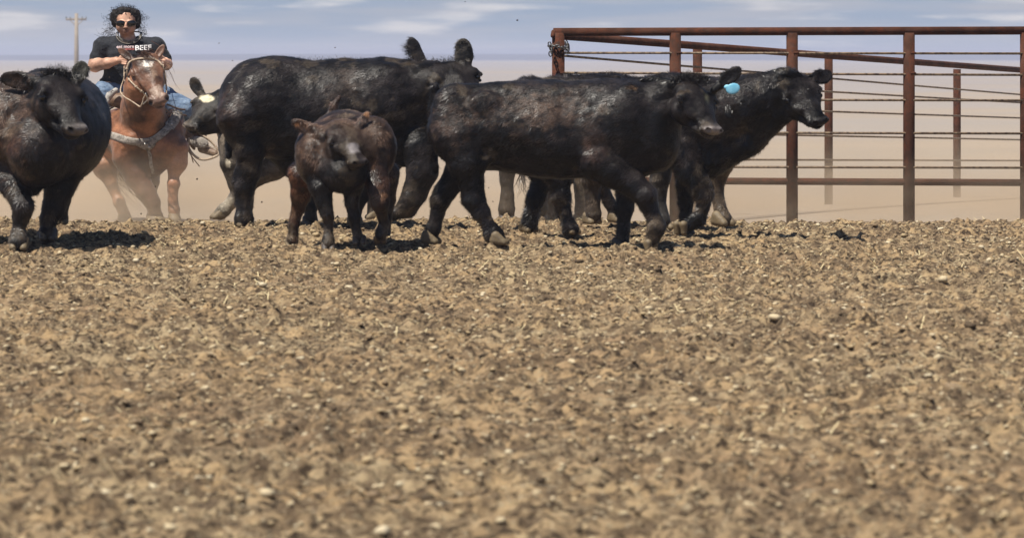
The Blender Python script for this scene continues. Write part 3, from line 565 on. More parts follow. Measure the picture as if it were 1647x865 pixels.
def strap(name, bvh, path, w, m, parent, off=.010, th=.006, dflt=None):
    """flat strap lying on a body; path in photo pixels, w in photo pixels"""
    p = catmull(path, 8); E = []
    last = dflt
    for i in range(len(p)):
        t = vn(p[min(i + 1, len(p) - 1)] - p[max(i - 1, 0)]); n = np.array([-t[1], t[0]]); row = []
        for s_ in (-1, -.33, .33, 1):
            q = surf(bvh, *(p[i] + n * s_ * w * .5), off)
            if q is None: q = PT(*(p[i] + n * s_ * w * .5), last)
            last = q[1]; row.append(q)
        E.append(row)
    E = np.array(E); back = E + np.array([0, th, 0]); ring = np.concatenate([E, back[:, ::-1]], 1); n, k = ring.shape[:2]
    V = ring.reshape(-1, 3); F = [(i * k + j, i * k + (j + 1) % k, (i + 1) * k + (j + 1) % k, (i + 1) * k + j) for i in range(n - 1) for j in range(k)]
    return mesh_np(name, V, np.array(F), m, parent)
SORREL = (.185, .082, .041); DSORREL = (.085, .038, .022)
def horse():
    b = Beast('horse', 'sorrel horse with a white star galloping towards the camera in the dust', 'horse', 38.7, 235, h=.011, group=None)
    b.root.pop('group', None) if 'group' in b.root else None
    R_ = b
    b.ell(222, 222, .55, 48, .75, 52, .1, SORREL, fw=(1, 0, 0)); b.ell(196, 222, 1.25, 46, .5, 50, .1, SORREL, fw=(1, 0, 0)); b.ell(210, 190, .6, 28, .6, 20, .08, SORREL, fw=(1, 0, 0))
    b.ell(212, 238, .06, 32, .2, 38, .06, SORREL, fw=(1, 0, 0)); b.ell(262, 234, .06, 32, .2, 38, .06, SORREL, fw=(1, 0, 0)); b.ell(238, 262, .14, 30, .2, 26, .06, DSORREL, fw=(1, 0, 0))
    b.ell(190, 214, .25, 22, .2, 34, .06, SORREL, fw=(1, 0, 0)); b.ell(280, 212, .2, 20, .2, 36, .06, SORREL, fw=(1, 0, 0))
    b.chain([(234, 214, .12, 42), (229, 176, -.05, 35), (226, 140, -.18, 26), (230, 112, -.2, 20)], .05, SORREL)
    b.chain([(208, 252, .05, 28), (220, 284, .0, 20), (234, 308, -.04, 15.5), (245, 326, -.06, 14)], .045, DSORREL); b.chain([(246, 328, -.06, 13), (249, 342, -.02, 13), (250, 348, .0, 13)], .03, (.16, .085, .05))
    b.chain([(284, 238, .06, 20), (284, 262, .04, 17), (279, 284, .02, 10.5), (279, 296, 0, 12.5), (278, 306, .0, 10), (278, 322, 0, 8), (280, 338, -.02, 11), (281, 346, -.03, 10)], .025, (.22, .10, .055))
    b.chain([(238, 270, 1.1, 26), (246, 292, 1.0, 13), (244, 312, 1.0, 9), (247, 345, .9, 9)], .04, DSORREL)
    b.chain([(176, 235, 1.2, 36), (170, 268, 1.05, 22), (179, 295, 1.0, 12.5), (186, 312, 1.0, 9.5), (192, 326, .95, 11.5), (197, 338, .95, 10), (201, 346, .95, 11)], .04, (.16, .08, .045))
    for (x, y, l, w) in ((250, 349, 0, 17), (281, 348, -.03, 12), (201, 350, .95, 14), (247, 350, .9, 12)):
        q = Sdf(); c = b.P(x, 359, l); r1 = b.r(w); q.cap(b.P(x - 1, y, l), c + (0, -.02, .02), r1 * .82, r1 * 1.0, .01); q.plane((0, 0, -1), c + (0, 0, .004)); v, f = q.mesh(.008); b.hooves.append((v, f, False))
    # head
    po, ns = b.P(232, 92, -.22), b.P(257, 166, -.52); sd = b.sd; Lh = np.linalg.norm(ns - po); f = vn(ns - po); up = vn(np.array((0, -1., .45))); up = vn(up - f * (up @ f)); sv = np.cross(f, up); sv = sv if sv[0] > 0 else -sv; Wd = b.r(29)
    Q = lambda a, u_, c: po + f * a * Lh + up * u_ * Lh + sv * c * Wd
    E = lambda a, u_, c, ra, ru, rc, neg=False, k=.025, col=SORREL: sd.ell(Q(a, u_, c), (ra * Lh, rc * Wd, ru * Lh), f, up, k, col, neg)
    HB = (.125, .062, .037); MZ = (.17, .11, .085)
    E(.08, -.05, 0, .16, .15, .78, col=HB); E(.26, -.04, 0, .2, .13, .92, col=HB); E(.45, -.04, 0, .26, .11, .68, col=HB)
    sd.cap(Q(.3, -.02, 0), Q(.88, -.03, 0), .11 * Lh, .075 * Lh, .03, HB); E(.72, -.03, 0, .2, .09, .46, col=HB)
    for g in (-1, 1):
        E(.36, -.16, .5 * g, .2, .17, .3, col=DSORREL); sd.cap(Q(.4, -.2, .36 * g), Q(.84, -.14, .18 * g), .085 * Lh, .05 * Lh, .03, DSORREL)
        E(.25, .01, .88 * g, .07, .05, .16, col=HB, k=.015); E(.30, -.005, .97 * g, .052, .04, .12, True, .014); E(.275, .02, .9 * g, .07, .018, .14, k=.008, col=DSORREL)
        b.eyes.append((Q(.30, -.005, .86 * g), .04 * Lh)); sd.cap(Q(.34, -.01, .72 * g), Q(.66, -.03, .42 * g), .035 * Lh, .02 * Lh, .02, HB)
        E(.90, -.02, .40 * g, .085, .07, .2, k=.018, col=MZ)
    E(.93, -.06, 0, .09, .10, .48, k=.025, col=MZ); E(.93, -.16, 0, .09, .045, .34, k=.015, col=MZ)
    for g in (-1, 1): E(.955, .02, .47 * g, .05, .045, .13, True, .01)
    sd.ell(Q(1.0, -.125, 0), (.06 * Lh, .6 * Wd, .008 * Lh), f, up, .01, None, True)
    for e in ((215, 98, -.2, 191, 79, -.16, 7, (.2, -1, -.1)), (250, 96, -.2, 263, 73, -.16, 6.5, (-.1, -1, 0))): b.ear(*e, HB, HB)
    b.finish(SORREL, None, 0, wr=.0035, seed=91, m=M_horse, paints=[
        ((Q(.17, .08, .08), (.062, .16, .062), (.9, .86, .80)), {'edge': .3, 'nz': .35}), ((Q(.40, .08, .15), (.05, .16, .11), (.42, .30, .22)), {'edge': 1., 'nz': .5, 'amt': .6}), ((Q(.78, .04, .1), (.085, .16, .075), (.55, .44, .36)), {'edge': .9, 'nz': .4, 'amt': .85}), ((Q(.99, -.08, .2), (.035, .1, .035), (.45, .26, .2)), {'edge': .8, 'nz': .3}), ((Q(.955, .0, .5), (.025, .1, .03), (.01, .006, .005)), {'edge': .4, 'nz': .1}), ((Q(.955, .0, -.5), (.03, .1, .03), (.01, .006, .005)), {'edge': .4, 'nz': .1}),  # dark nostril patches are shade painted into the hollows
        ((b.P(250, 352, 0), (.5, 2, .22), (.30, .21, .13)), {'edge': .9, 'amt': .55, 'nz': .3}), ((b.P(235, 275, 0), (.36, .5, .2), (.13, .06, .035)), {'edge': 1., 'amt': .5}), ((b.P(200, 122, 0), (.10, .5, .12), (.16, .065, .034)), {'edge': .9, 'amt': .5})])  # the lower chest patch is shade painted into the coat
    strands(b, .02, [Q(-.03, .05, 0), Q(.06, .14, .15), Q(.18, .13, .3)], 110, .0028, .025, (.06, .026, .014), 'forelock', 3, M_mane, .02)
    strands(b, .05, [b.P(228, 92, -.12), b.P(250, 110, .0), b.P(262, 150, .1)], 120, .004, .05, (.08, .032, .016), 'mane', 4, M_mane, .02)
    strands(b, .03, [b.P(168, 225, 1.7), b.P(180, 262, 1.75), b.P(196, 292, 1.7), b.P(228, 318, 1.6)], 170, .004, .10, (.20, .12, .07), 'tail', 5, M_mane, .05, 14)
    bv = bvh_of(b.V, b.F)
    # ---- bridle
    t = empty('bridle', po, 'cream rawhide bridle with rope reins on the horse head', 'bridle')
    def on(path, off=.008, dd=38.4): return [surf(bv, x, y, off, dd) for x, y in catmull(path, 5)]
    tube('brow_band', on([(204, 112), (206, 105), (210, 99), (223, 95), (244, 95), (255, 99), (261, 106)]), .011, M_raw, t)
    tube('cheek_piece', on([(204, 110), (206, 125), (214, 135), (226, 146), (235, 152)]), .009, M_raw, t); tube('cheek_piece', on([(262, 104), (266, 122), (267, 136), (268, 148)]), .008, M_raw, t)
    for i, (x, y) in enumerate(((208, 129), (219, 140), (227, 147), (233, 151), (204, 111), (216, 97))):
        q = Sdf(); c = surf(bv, x, y, .006, 38.4); q.ell(c, (.018, .014, .015)); v, f_ = q.mesh(.005); mesh_np('braided_knot', v, f_, M_raw, t)
    lp = catmull([b.P(*p) for p in ((235, 152, -.55), (231, 158, -.52), (229, 166, -.5), (225, 172, -.48), (219, 168, -.46), (210, 162, -.42), (200, 156, -.36), (194, 148, -.28), (195, 139, -.22), (199, 128, -.2), (201, 116, -.2))], 5)
    tube('chin_loop', lp, .007, M_raw, t); tube('bit_shank', catmull([b.P(234, 150, -.58), b.P(237, 160, -.56), b.P(230, 168, -.52)], 5), .006, M_metal, t)
    tube('rein', catmull([b.P(226, 172, -.46), b.P(212, 160, -.2), b.P(200, 128, .15), b.P(200, 104, .3)], 8), .0035, M_raw, t)
    tube('rein', catmull([b.P(268, 150, -.5), b.P(268, 138, -.1), b.P(262, 116, .2), b.P(259, 101, .3)], 8), .0035, M_raw, t)
    # ---- breast collar
    t = empty('breast_collar', b.P(235, 225, -.2), 'grey webbing breast collar across the horse chest', 'breast collar')
    strap('chest_strap', bv, [(172, 216), (186, 220), (205, 226), (226, 229), (245, 226), (262, 214), (277, 198), (288, 182)], 12, M_strap, t, dflt=38.6)
    strap('ring_plate', bv, [(223, 230), (238, 236), (247, 228)], 12, M_strap, t, off=.018, dflt=38.6); strap('belly_strap', bv, [(236, 236), (241, 250), (243, 266), (247, 280)], 5.5, M_strap, t, dflt=38.6)
    strap('shoulder_patch', bv, [(272, 204), (281, 192), (286, 178)], 17, M_strap, t, off=.02, dflt=38.6)
    for x, y in ((233, 232), (240, 237), (281, 186), (276, 200)):
        c = surf(bv, x, y, .024, 38.5); q = Sdf(); q.ell(c, (.012, .006, .012)); v, f_ = q.mesh(.004); mesh_np('stud', v, f_, M_metal, t)
    # ---- saddle
    t = empty('saddle', b.P(215, 170, .6), 'worn brown western saddle with pale blanket and hanging strings under the rider', 'saddle')
    def part(name, q, m, h=.01, wr=.003):
        v, f_ = q.mesh(h); v = smooth_mesh(v, f_, 1); v = v + vnormals(v, f_) * (wr * fbm(v, 12, 3, 5))[:, None]; return mesh_np(name, v, f_, m, t)
    q = Sdf(); q.ell(b.P(213, 162, .42), (b.r(42), .10, b.r(15)), k=.03); q.ell(b.P(210, 158, .75), (b.r(34), .3, b.r(9)), k=.05); q.ell(b.P(208, 150, 1.05), (b.r(36), .07, b.r(14)), k=.04); part('seat', q, M_leather)
    q = Sdf(); q.cap(b.P(214, 152, .40), b.P(214, 138, .36), .025, .02); q.ell(b.P(214, 136, .34), (.045, .05, .02), k=.01); part('horn', q, M_leather, .008, 0)
    q = Sdf(); q.ell(b.P(211, 182, .7), (b.r(48), .42, b.r(30)), k=.03); q.ell(b.P(211, 190, .7), (b.r(45), .6, b.r(30)), k=.01, neg=True); part('blanket', q, M_blanket, .012, .006)
    q = Sdf(); q.chain([(b.P(186, 146, .30), .028), (b.P(176, 154, .28), .032), (b.P(170, 168, .26), .03)], .03); part('blanket_roll', q, M_blanket, .01, .006)
    q = Sdf(); q.ell(b.P(300, 205, .42), (.05, .03, .26), (1, 0, .35), (-.35, 0, 1), .02); q.cap(b.P(258, 170, .5), b.P(296, 190, .45), .05, .045, .04); part('fender', q, M_leather)
    q = Sdf(); q.ell(b.P(320, 229, .4), (.105, .02, .062), (.96, 0, -.22), (.2, 0, 1), .01); part('fender', q, M_strap, .008)
    tube('stirrup', catmull([b.P(*p) for p in ((304, 222, .36), (303, 236, .34), (312, 250, .32), (326, 257, .32), (344, 253, .36), (352, 245, .4), (340, 228, .42), (322, 216, .42))], 5), .014, M_raw, t)
    for i in range(7):
        q = Sdf(); c = b.P(310 + i * 3.6, 226 + i * .9 + (i % 2) * 4, .365); q.ell(c, (.006, .012, .006)); v, f_ = q.mesh(.003); mesh_np('stud', v, f_, M_metal, t)
    tube('stirrup', catmull([b.P(*p) for p in ((140, 222, .36), (139, 240, .34), (148, 254, .32), (162, 254, .32), (166, 236, .38), (156, 220, .42))], 5), .014, M_raw, t)
    for pth, w_ in (([(286, 186, .2), (291, 205, .12), (297, 228, .1), (306, 248, .1), (321, 268, .1)], .011), ([(288, 190, .2), (298, 214, .16), (303, 234, .15), (311, 262, .15)], .007), ([(284, 178, .2), (290, 200, .14), (296, 240, .1)], .006), ([(262, 172, -.1), (276, 182, .05), (300, 186, .3), (308, 190, .4)], .009), ([(268, 168, .1), (290, 176, .2), (307, 176, .4)], .010), ([(322, 222, .4), (338, 236, .4), (350, 239, .4)], .005)):
        tube('saddle_string', catmull([b.P(*p) for p in pth], 6), w_, M_leather if w_ > .0065 else M_raw, t, fl=.35)
    return b
def rider():
    b = Beast('person', 'woman in black T-shirt, jeans and sunglasses riding the sorrel horse, loose dark curls blowing', 'person', 39.3, 205, h=.0075, group=None)
    b.root.location.z = b.P(205, 160)[2]
    if 'group' in b.root: del b.root['group']
    SK = (.47, .27, .185); sd = b.sd; P = b.P; r = b.r
    def e(x, y, l, rx, ry, rz, k=.02, col=SK, neg=False): sd.ell(P(x, y, l), (r(rx), ry, r(rz)), (1, 0, 0), (0, 0, 1), k, col, neg)
    e(203, 33, .03, 18, .105, 20); e(202.5, 44, -.02, 16, .075, 12.5); e(202, 52, -.045, 8, .04, 5.5, .02); e(196, 45, -.045, 7, .035, 7); e(209, 45, -.045, 7, .035, 7)
    e(202.5, 41.5, -.10, 2.6, .028, 5.2, .012); e(202.5, 44.5, -.115, 3.4, .02, 2.0, .008); e(199.6, 45, -.10, 1.6, .016, 1.5, .006); e(205.4, 45, -.10, 1.6, .016, 1.5, .006)
    e(202.5, 49.0, -.098, 5.2, .014, 1.2, .006, (.40, .20, .15)); e(202.5, 51.0, -.094, 4.4, .014, 1.3, .006, (.44, .22, .17)); e(202.5, 50.0, -.118, 4.6, .016, .22, .002, neg=True)
    e(195, 35, -.075, 5, .02, 2.2, .012); e(210, 35, -.075, 5, .02, 2.2, .012)
    e(186, 39, .03, 2.4, .02, 5, .01); e(220, 39, .03, 2.4, .02, 5, .01)
    sd.cap(P(204, 50, .03), P(206, 66, .04), r(11), r(13), .03, SK)
    e(206, 84, .06, 38, .12, 22, .04); e(200, 112, .05, 32, .14, 30, .05); e(197, 144, .06, 36, .15, 16, .04)
    la = [(P(164, 76, .05), r(13)), (P(154, 102, .0), r(11)), (P(153, 106, -.02), r(10.5)), (P(172, 102, -.14), r(8.5)), (P(187, 98, -.22), r(6.2))]
    ra = [(P(250, 76, .05), r(13)), (P(266, 100, .04), r(10)), (P(268, 104, .0), r(9)), (P(265, 101, -.14), r(8)), (P(263, 99, -.22), r(6.2))]
    sd.chain(la, .02, SK); sd.chain(ra, .02, SK)
    def hand(x, y, l, g):
        c = P(x, y, l); sd.ell(c, (r(6.5), .035, r(5.8)), (1, 0, 0), (0, 0, 1), .012, SK)
        for i in range(4):      # curled fingers round the reins
            z = -.040 + i * .0245; lk = (.050, .056, .054, .044)[3 - i]
            k0 = c + (g * .014, -.026, z * .9); k1 = k0 + (g * lk * .85, -.030, -.006); k2 = k1 + (g * .006, .022 - .01, -.022); k3 = k2 + (-g * lk * .55, .014, -.012)
            sd.chain([(k0, .0115), (k1, .0108), (k2, .0098), (k3, .0085)], .004, (.50, .30, .21))
        sd.chain([(c + (-g * .01, -.01, .030), .015), (c + (g * .022, -.034, .052), .0125), (c + (g * .052, -.048, .040), .0105)], .006, (.50, .30, .21))
    hand(195, 97, -.27, 1); hand(262, 98, -.27, -1)
    legs = [[(P(178, 146, .02), r(20)), (P(160, 158, -.1), r(17)), (P(148, 172, -.2), r(14)), (P(149, 205, -.1), r(10)), (P(153, 236, .0), r(7))], [(P(222, 146, .02), r(20)), (P(262, 158, -.1), r(17)), (P(298, 176, -.2), r(14)), (P(312, 206, -.05), r(10)), (P(326, 236, -.1), r(7))]]
    for l in legs: sd.chain(l, .04, SK)
    b.finish(SK, None, 0, wr=.0008, seed=7, m=M_skin, paints=[((P(202, 56, -.05), (.10, .2, .03), (.36, .19, .13)), {'edge': 1., 'amt': .5}), ((P(202, 31, -.1), (.08, .1, .03), (.52, .33, .24)), {'edge': 1., 'amt': .6})])  # shade under the chin and light on the forehead painted into the skin
    def cloth(name, q, m, h=.0085, wr=.005, cut=()):
        for n_, c_ in cut: q.plane(n_, c_)
        v, f = q.mesh(h); v = smooth_mesh(v, f, 1); n_ = vnormals(v, f)
        fold = np.abs(vnoise(v * np.array([.7, .7, 1.5]) + .35 * v[:, [2, 0, 1]], 13, 31)) ** .7
        v = v + n_ * (wr * fbm(v, 8, 3, 3) + wr * 1.5 * (fold - .5))[:, None]; return mesh_np(name, v, f, m, b.root), v, f
    q = Sdf(); E = lambda x, y, l, rx, ry, rz, k=.03: q.ell(P(x, y, l), (r(rx), ry, r(rz)), k=k)
    E(206, 84, .06, 42, .14, 24, .05); E(192, 92, .0, 20, .10, 15, .05); E(220, 92, .0, 20, .10, 15, .05); E(201, 112, .05, 35, .155, 30, .06); E(197, 130, .06, 37, .165, 12, .04)
    q.cap(P(186, 70, .05), P(166, 77, .05), r(12), r(16), .04); q.cap(P(226, 70, .05), P(249, 77, .05), r(12), r(16), .04); q.cap(P(165, 77, .05), P(157, 96, .02), r(16.5), r(14), .03); q.cap(P(250, 77, .05), P(264, 94, .05), r(16.5), r(12.5), .03)
    q.ell(P(204.5, 58, .02), (r(15), .10, r(9)), k=.01, neg=True)
    q.plane(vn(np.array((.02, -.2, -1.))), P(199, 139, .0))
    o, sv_, sf_ = cloth('t_shirt', q, M_shirt, .008, .006)
    bvs = bvh_of(sv_, sf_)
    q = Sdf(); q.ell(P(198, 146, .07), (r(38), .17, r(17)), k=.04)
    for l in legs: q.chain([(c, rr * 1.13 + .004) for c, rr in l[:4]], .04)
    q.plane((0, 0, 1), P(198, 139, .0) + (0, 0, .045)); cloth('jeans', q, M_denim, .009, .007)
    # boots
    for (ax, ay, al, tx, ty, tl) in ((326, 236, -.1, 346, 247, -.2), (153, 236, 0, 150, 248, -.2)):
        q = Sdf(); q.cap(P(ax - 3, ay - 24, al), P(ax, ay, al), r(9), r(8), .02); q.chain([(P(ax, ay + 3, al), r(7.5)), (P(tx, ty, tl), r(5.5))], .03); cloth('boot', q, M_leather, .009, .002)
    # hair
    q = Sdf(); q.ell(P(203, 30, .055), (r(19.5), .112, r(17.5)), k=.02); q.ell(P(187, 30, .05), (r(8), .07, r(15)), k=.02); q.ell(P(220, 32, .05), (r(7.5), .07, r(15)), k=.02); q.ell(P(203, 19, .03), (r(14), .08, r(5)), k=.02)
    q.ell(P(203, 36.5, -.085), (r(14.2), .07, r(16)), k=.01, neg=True)
    v, f = q.mesh(.008); v = v + vnormals(v, f) * (.022 * np.abs(vnoise(v, 30, 3)) + .012 * fbm(v, 18, 2, 4))[:, None]; hair = mesh_np('hair', v, f, M_hair, b.root)
    rr = np.random.default_rng(8); VV = []; FF = []; o_ = 0
    def curl(c, d, n, l, w, rad):
        nonlocal o_
        for _ in range(n):
            c0 = c + rr.normal(size=3) * .018; dd = vn(np.asarray(d) + .55 * rr.normal(size=3)); a = vn(np.cross(dd, rr.normal(size=3))); bb = np.cross(dd, a); t = np.linspace(0, 1, 16); ll = l * (.4 + rr.random()); ph = rr.random() * 6; tw = 6 + 8 * rr.random()
            p = c0 + dd * (ll * t)[:, None] + rad * (.3 + t)[:, None] * (a * np.cos(ph + tw * t)[:, None] + bb * np.sin(ph + tw * t)[:, None]); s_ = bb * w * .5
            VV.append(np.stack([p - s_, p + s_], 1).reshape(-1, 3)); k = np.arange(15) * 2 + o_; FF.append(np.stack([k, k + 1, k + 3, k + 2], 1)); o_ += 32
    sel = rr.choice(len(v), 260); hn = vnormals(v, f)
    for i in sel:
        if not (v[i][1] < 39.25 and abs(v[i][0] - P(203, 40, 0)[0]) < r(13) and v[i][2] < P(203, 24, 0)[2]): curl(v[i], hn[i] + (0, 0, .1), 3, .009, .0032, .006)
    for i in range(26):
        an = math.pi * (i / 25.) ; curl(P(203 + 20 * math.cos(an), 27 - 14 * math.sin(an), .04), (math.cos(an), .2, math.sin(an) * .8), 7, .026, .003, .014)
    for x, y, dx, dz, n, l in ((182, 48, -1, -.1, 26, .12), (224, 46, 1, .1, 18, .08), (176, 32, -1, .2, 12, .06), (228, 30, 1, .1, 22, .05), (184, 54, -1.2, -.3, 22, .15), (228, 56, .8, -.1, 18, .07)): curl(P(x, y, .08), (dx, 0, dz), n, l, .003, .02)
    mesh_np('loose_curls', np.concatenate(VV), np.concatenate(FF), M_hair, hair)
    # sunglasses
    g = empty('sunglasses', P(202, 38, -.1), 'dark aviator sunglasses on the rider', 'sunglasses'); bpy.data.objects.remove(g)
    gl = None
    for x in (194, 211.5):
        q = Sdf(); q.ell(P(x, 38.5, -.108), (r(7.2), .012, r(5.2)), (1, 0, 0), (0, -.15, 1), .01); q.ell(P(x, 37, -.108), (r(7.0), .012, r(3.8)), k=.01); v, f = q.mesh(.004)
        if gl is None: gl = mesh_np('sunglasses', v, f, M_lens, b.root)
        else: mesh_np('lens', v, f, M_lens, gl)
        an = np.linspace(0, 2 * math.pi, 22)[:-1]; tube('rim', [P(x, 38, -.114) + (r(7.0) * math.cos(a), 0, r(5.0) * math.sin(a)) for a in an], .0012, M_wire, gl, 5, True)
    tube('bridge', [P(200.5, 36, -.118), P(203, 35.4, -.12), P(205.5, 36, -.118)], .003, M_wire, gl, 5)
    for a_, b_ in (((187, 36, -.11), (185.5, 38, .02)), ((219, 36, -.11), (220.5, 38, .02))): tube('temple', [P(*a_), P(*b_)], .003, M_wire, gl, 5)
    # rope necklaces
    for k, (dx, dy, rd) in enumerate(((0, 0, .0075), (1, 2.5, .0065), (-1, 4.6, .005))):
        pts = []
        for t in np.linspace(0, 2 * math.pi, 40)[:-1]:
            x = 208 + dx + (18.5 + k) * math.cos(t); y = 53 + (13.5 + dy) * max(0, math.sin(t)) ** .8 - 2 * max(0, -math.sin(t))
            q_ = surf(bvs, x, y, .012) if math.sin(t) > .12 else None
            lat = .04 - .10 * math.sin(t)
            p_ = P(x, y, lat); 
            if q_ is not None and math.sin(t) > .2: p_ = np.array([p_[0], min(q_[1], p_[1]), p_[2]])
            pts.append(p_)
        P_ = np.array(pts)
        for _ in range(3): P_ = (np.roll(P_, 1, 0) + 2 * P_ + np.roll(P_, -1, 0)) / 4
        tube('rope_necklace', P_, rd, M_rope, b.root, 7, True)
    # shirt print
    def word(s_, x0, x1, yb, hgt, m, bold, tilt=0):
        cu = bpy.data.curves.new('txt', 'FONT'); cu.body = s_; cu.offset = bold; cu.resolution_u = 3; ob = bpy.data.objects.new('txt', cu); SC.collection.objects.link(ob)
        bpy.context.view_layer.update(); me = bpy.data.meshes.new_from_object(ob.evaluated_get(bpy.context.evaluated_depsgraph_get())); bpy.data.objects.remove(ob)
        bm = bmesh.new(); bm.from_mesh(me); bmesh.ops.subdivide_edges(bm, edges=[e_ for e_ in bm.edges if e_.calc_length() > .12], cuts=2); bmesh.ops.triangulate(bm, faces=bm.faces)
        co = np.array([v_.co[:] for v_ in bm.verts]); mn, mx = co.min(0), co.max(0); V = []
        for c_ in co:
            u = (c_[0] - mn[0]) / (mx[0] - mn[0]); w = (c_[1] - mn[1]) / (mx[1] - mn[1]); px = x0 + (x1 - x0) * u; py = yb - hgt * w - tilt * u
            q_ = surf(bvs, px, py, .02, 39.1); V.append(q_)
        T = [[v_.index for v_ in f_.verts] for f_ in bm.faces]; bm.free(); mesh_np('shirt_print', np.array(V), None, m, o, smooth=False, tris=np.array(T))
    word('BEEF', 217.5, 243.5, 81.5, 8.0, M_print, .018, 1.2); word('eat more', 187.5, 215.5, 78.2, 4.6, M_printp, .02, .8); word('NEW MEXICO', 190, 216, 81.6, 2.9, M_printr, .02, .8)
    return b
# ------------------------------------------------------------------ pipe fence, chain, pole
def fences():
    def pipe(name, a, b_, ra, m, parent, seg=14): return tube(name, [np.array(a), np.array(a) + (np.array(b_) - np.array(a)) * .5, np.array(b_)], ra, m, parent, seg)
    D = 36.0; zt = zprof(D)
    t = empty('pipe_fence', PT(898, 0, D)[:2].tolist() + [float(zt)], 'rusty steel pipe fence with thin rod rails running right from the chained corner post', 'fence')
    R1 = .060
    def P(x, y, l=0.): return PT(x, y, D + l)
    for x, w in ((898, .062), (1086, .056), (1274, .056), (1462, .056), (1650, .056)):
        top = P(x, 53); o = pipe('post', (top[0], D, float(zt) - .12), (top[0], D, top[2]), w, M_rust, t)
    pipe('top_rail', P(890, 52), P(1665, 49.5), .040, M_rust, t)
    q = Sdf(); q.cap(P(891, 52.5, -.02), P(889, 58, -.045), .028, .022, .01); v, f = q.mesh(.007); mesh_np('weld_saddle', v, f, M_rust, t)
    pipe('rod_rail', P(898, 85.5, -.03), P(1665, 86.5, -.03), .0115, M_rod, t); pipe('rod_rail', P(898, 117.5, -.03), P(1665, 121, -.03), .0115, M_rod, t)
    for y in (160, 213, 268): pipe('rod_rail', P(898, y, -.03), P(1665, y + 2, -.03), .0115, M_rod, t)
    pipe('bottom_rail', P(898, 290, .0), P(1665, 294, .0), .034, M_rust, t)
    for x in (898, 1086, 1274, 1462):
        for y in (85.7, 118): 
            q = Sdf(); q.ell(P(x + 6, y, -.035), (.035, .03, .016)); v, f = q.mesh(.006); mesh_np('weld', v, f, M_rust, t)
    # second fence running away from the corner, downhill
    t2 = empty('pipe_fence', P(905, 300, .3).tolist(), 'second rusty pipe fence sloping away behind the near one at far right', 'fence')
    def G(k, y0, y1):   # k: 0 at corner .. 1 at photo column 1200
        d = 36.3 + 7 * k; return PT(905 + 295 * k, y0 + (y1 - y0) * k, d)
    for k in (.735, 1.45, 2.15, 2.85): a = G(k, 60, 84); pipe('post', (a[0], a[1], float(zprof(a[1])) - .1), a, .052, M_rust, t2)
    pipe('top_rail', G(0, 58, 80), G(3.2, 58, 80), .040, M_rust, t2)
    for y0, y1 in ((90, 115), (123, 140), (165, 175), (210, 216), (256, 257)): pipe('rod_rail', G(0, y0, y1), G(3.2, y0, y1), .0115, M_rod, t2)
    # chain round the corner post
    c0 = PT(898, 74, D); pts = []
    for i, a in enumerate(np.linspace(0, 2 * math.pi, 19)[:-1]): pts.append(np.array([c0[0] + .088 * math.cos(a), D + .088 * math.sin(a), c0[2] + .018 * math.sin(a) - .015 * math.cos(a * 2 + 1)]))
    for ln in (((884, 72), (886, 79), (885, 87)), ((911, 70), (914, 77), (912, 83))): 
        for k in range(4): u = k / 3; pts.append(PT(ln[0][0] + (ln[2][0] - ln[0][0]) * u + 2 * math.sin(u * 3), ln[0][1] + (ln[2][1] - ln[0][1]) * u, D - .1 - .01 * k))
    ch = empty('chain', c0.tolist(), 'steel chain looped round the top of the rusty corner post', 'chain')
    r_ = np.random.default_rng(4)
    for i, p in enumerate(pts):
        if i < 18: tdir = vn(pts[(i + 1) % 18] - pts[i - 1])
        else: tdir = vn(np.array([.1, 0, -1.]))
        s_ = vn(np.cross(tdir, r_.normal(size=3) * .3 + ((0, 1, 0) if i % 2 else (0, 0, 1)) ) + .001); 
        ring = [p + tdir * .026 * math.cos(a) + s_ * .015 * math.sin(a) for a in np.linspace(0, 2 * math.pi, 13)[:-1]]; tube('chain_link', ring, .0062, M_chain, ch, 5, True)
    # utility pole
    D = 440.; gz = float(zprof(D)); t = empty('utility_pole', (PT(122, 0, D)[0], D, gz), 'wooden utility pole with a crossarm standing far out on the plain', 'utility pole')
    top = PT(123, 22, D); tube('pole', [(top[0], D, gz - .3), (top[0], D, (gz + top[2]) / 2), top], .27, M_pole, t, 10, taper=[1.2, 1., .75])
    a = PT(106, 31.5, D); c = PT(139, 31.5, D); q = [(a + c) / 2]; tube('crossarm', [a, (a + c) / 2, c], .12, M_pole, t, 6)
    for x in (106.5, 113, 132, 138.5):
        p = PT(x, 31, D); tube('insulator', [p, p + (0, 0, .18), p + (0, 0, .3)], .09, M_glass, t, 8, taper=[.6, 1, .6])
    tube('brace', [PT(112, 32, D), PT(117, 37, D - .1), PT(122, 42, D - .1)], .05, M_pole, t, 5); tube('brace', [PT(134, 32, D), PT(129, 37, D - .1), PT(124, 42, D - .1)], .05, M_pole, t, 5)
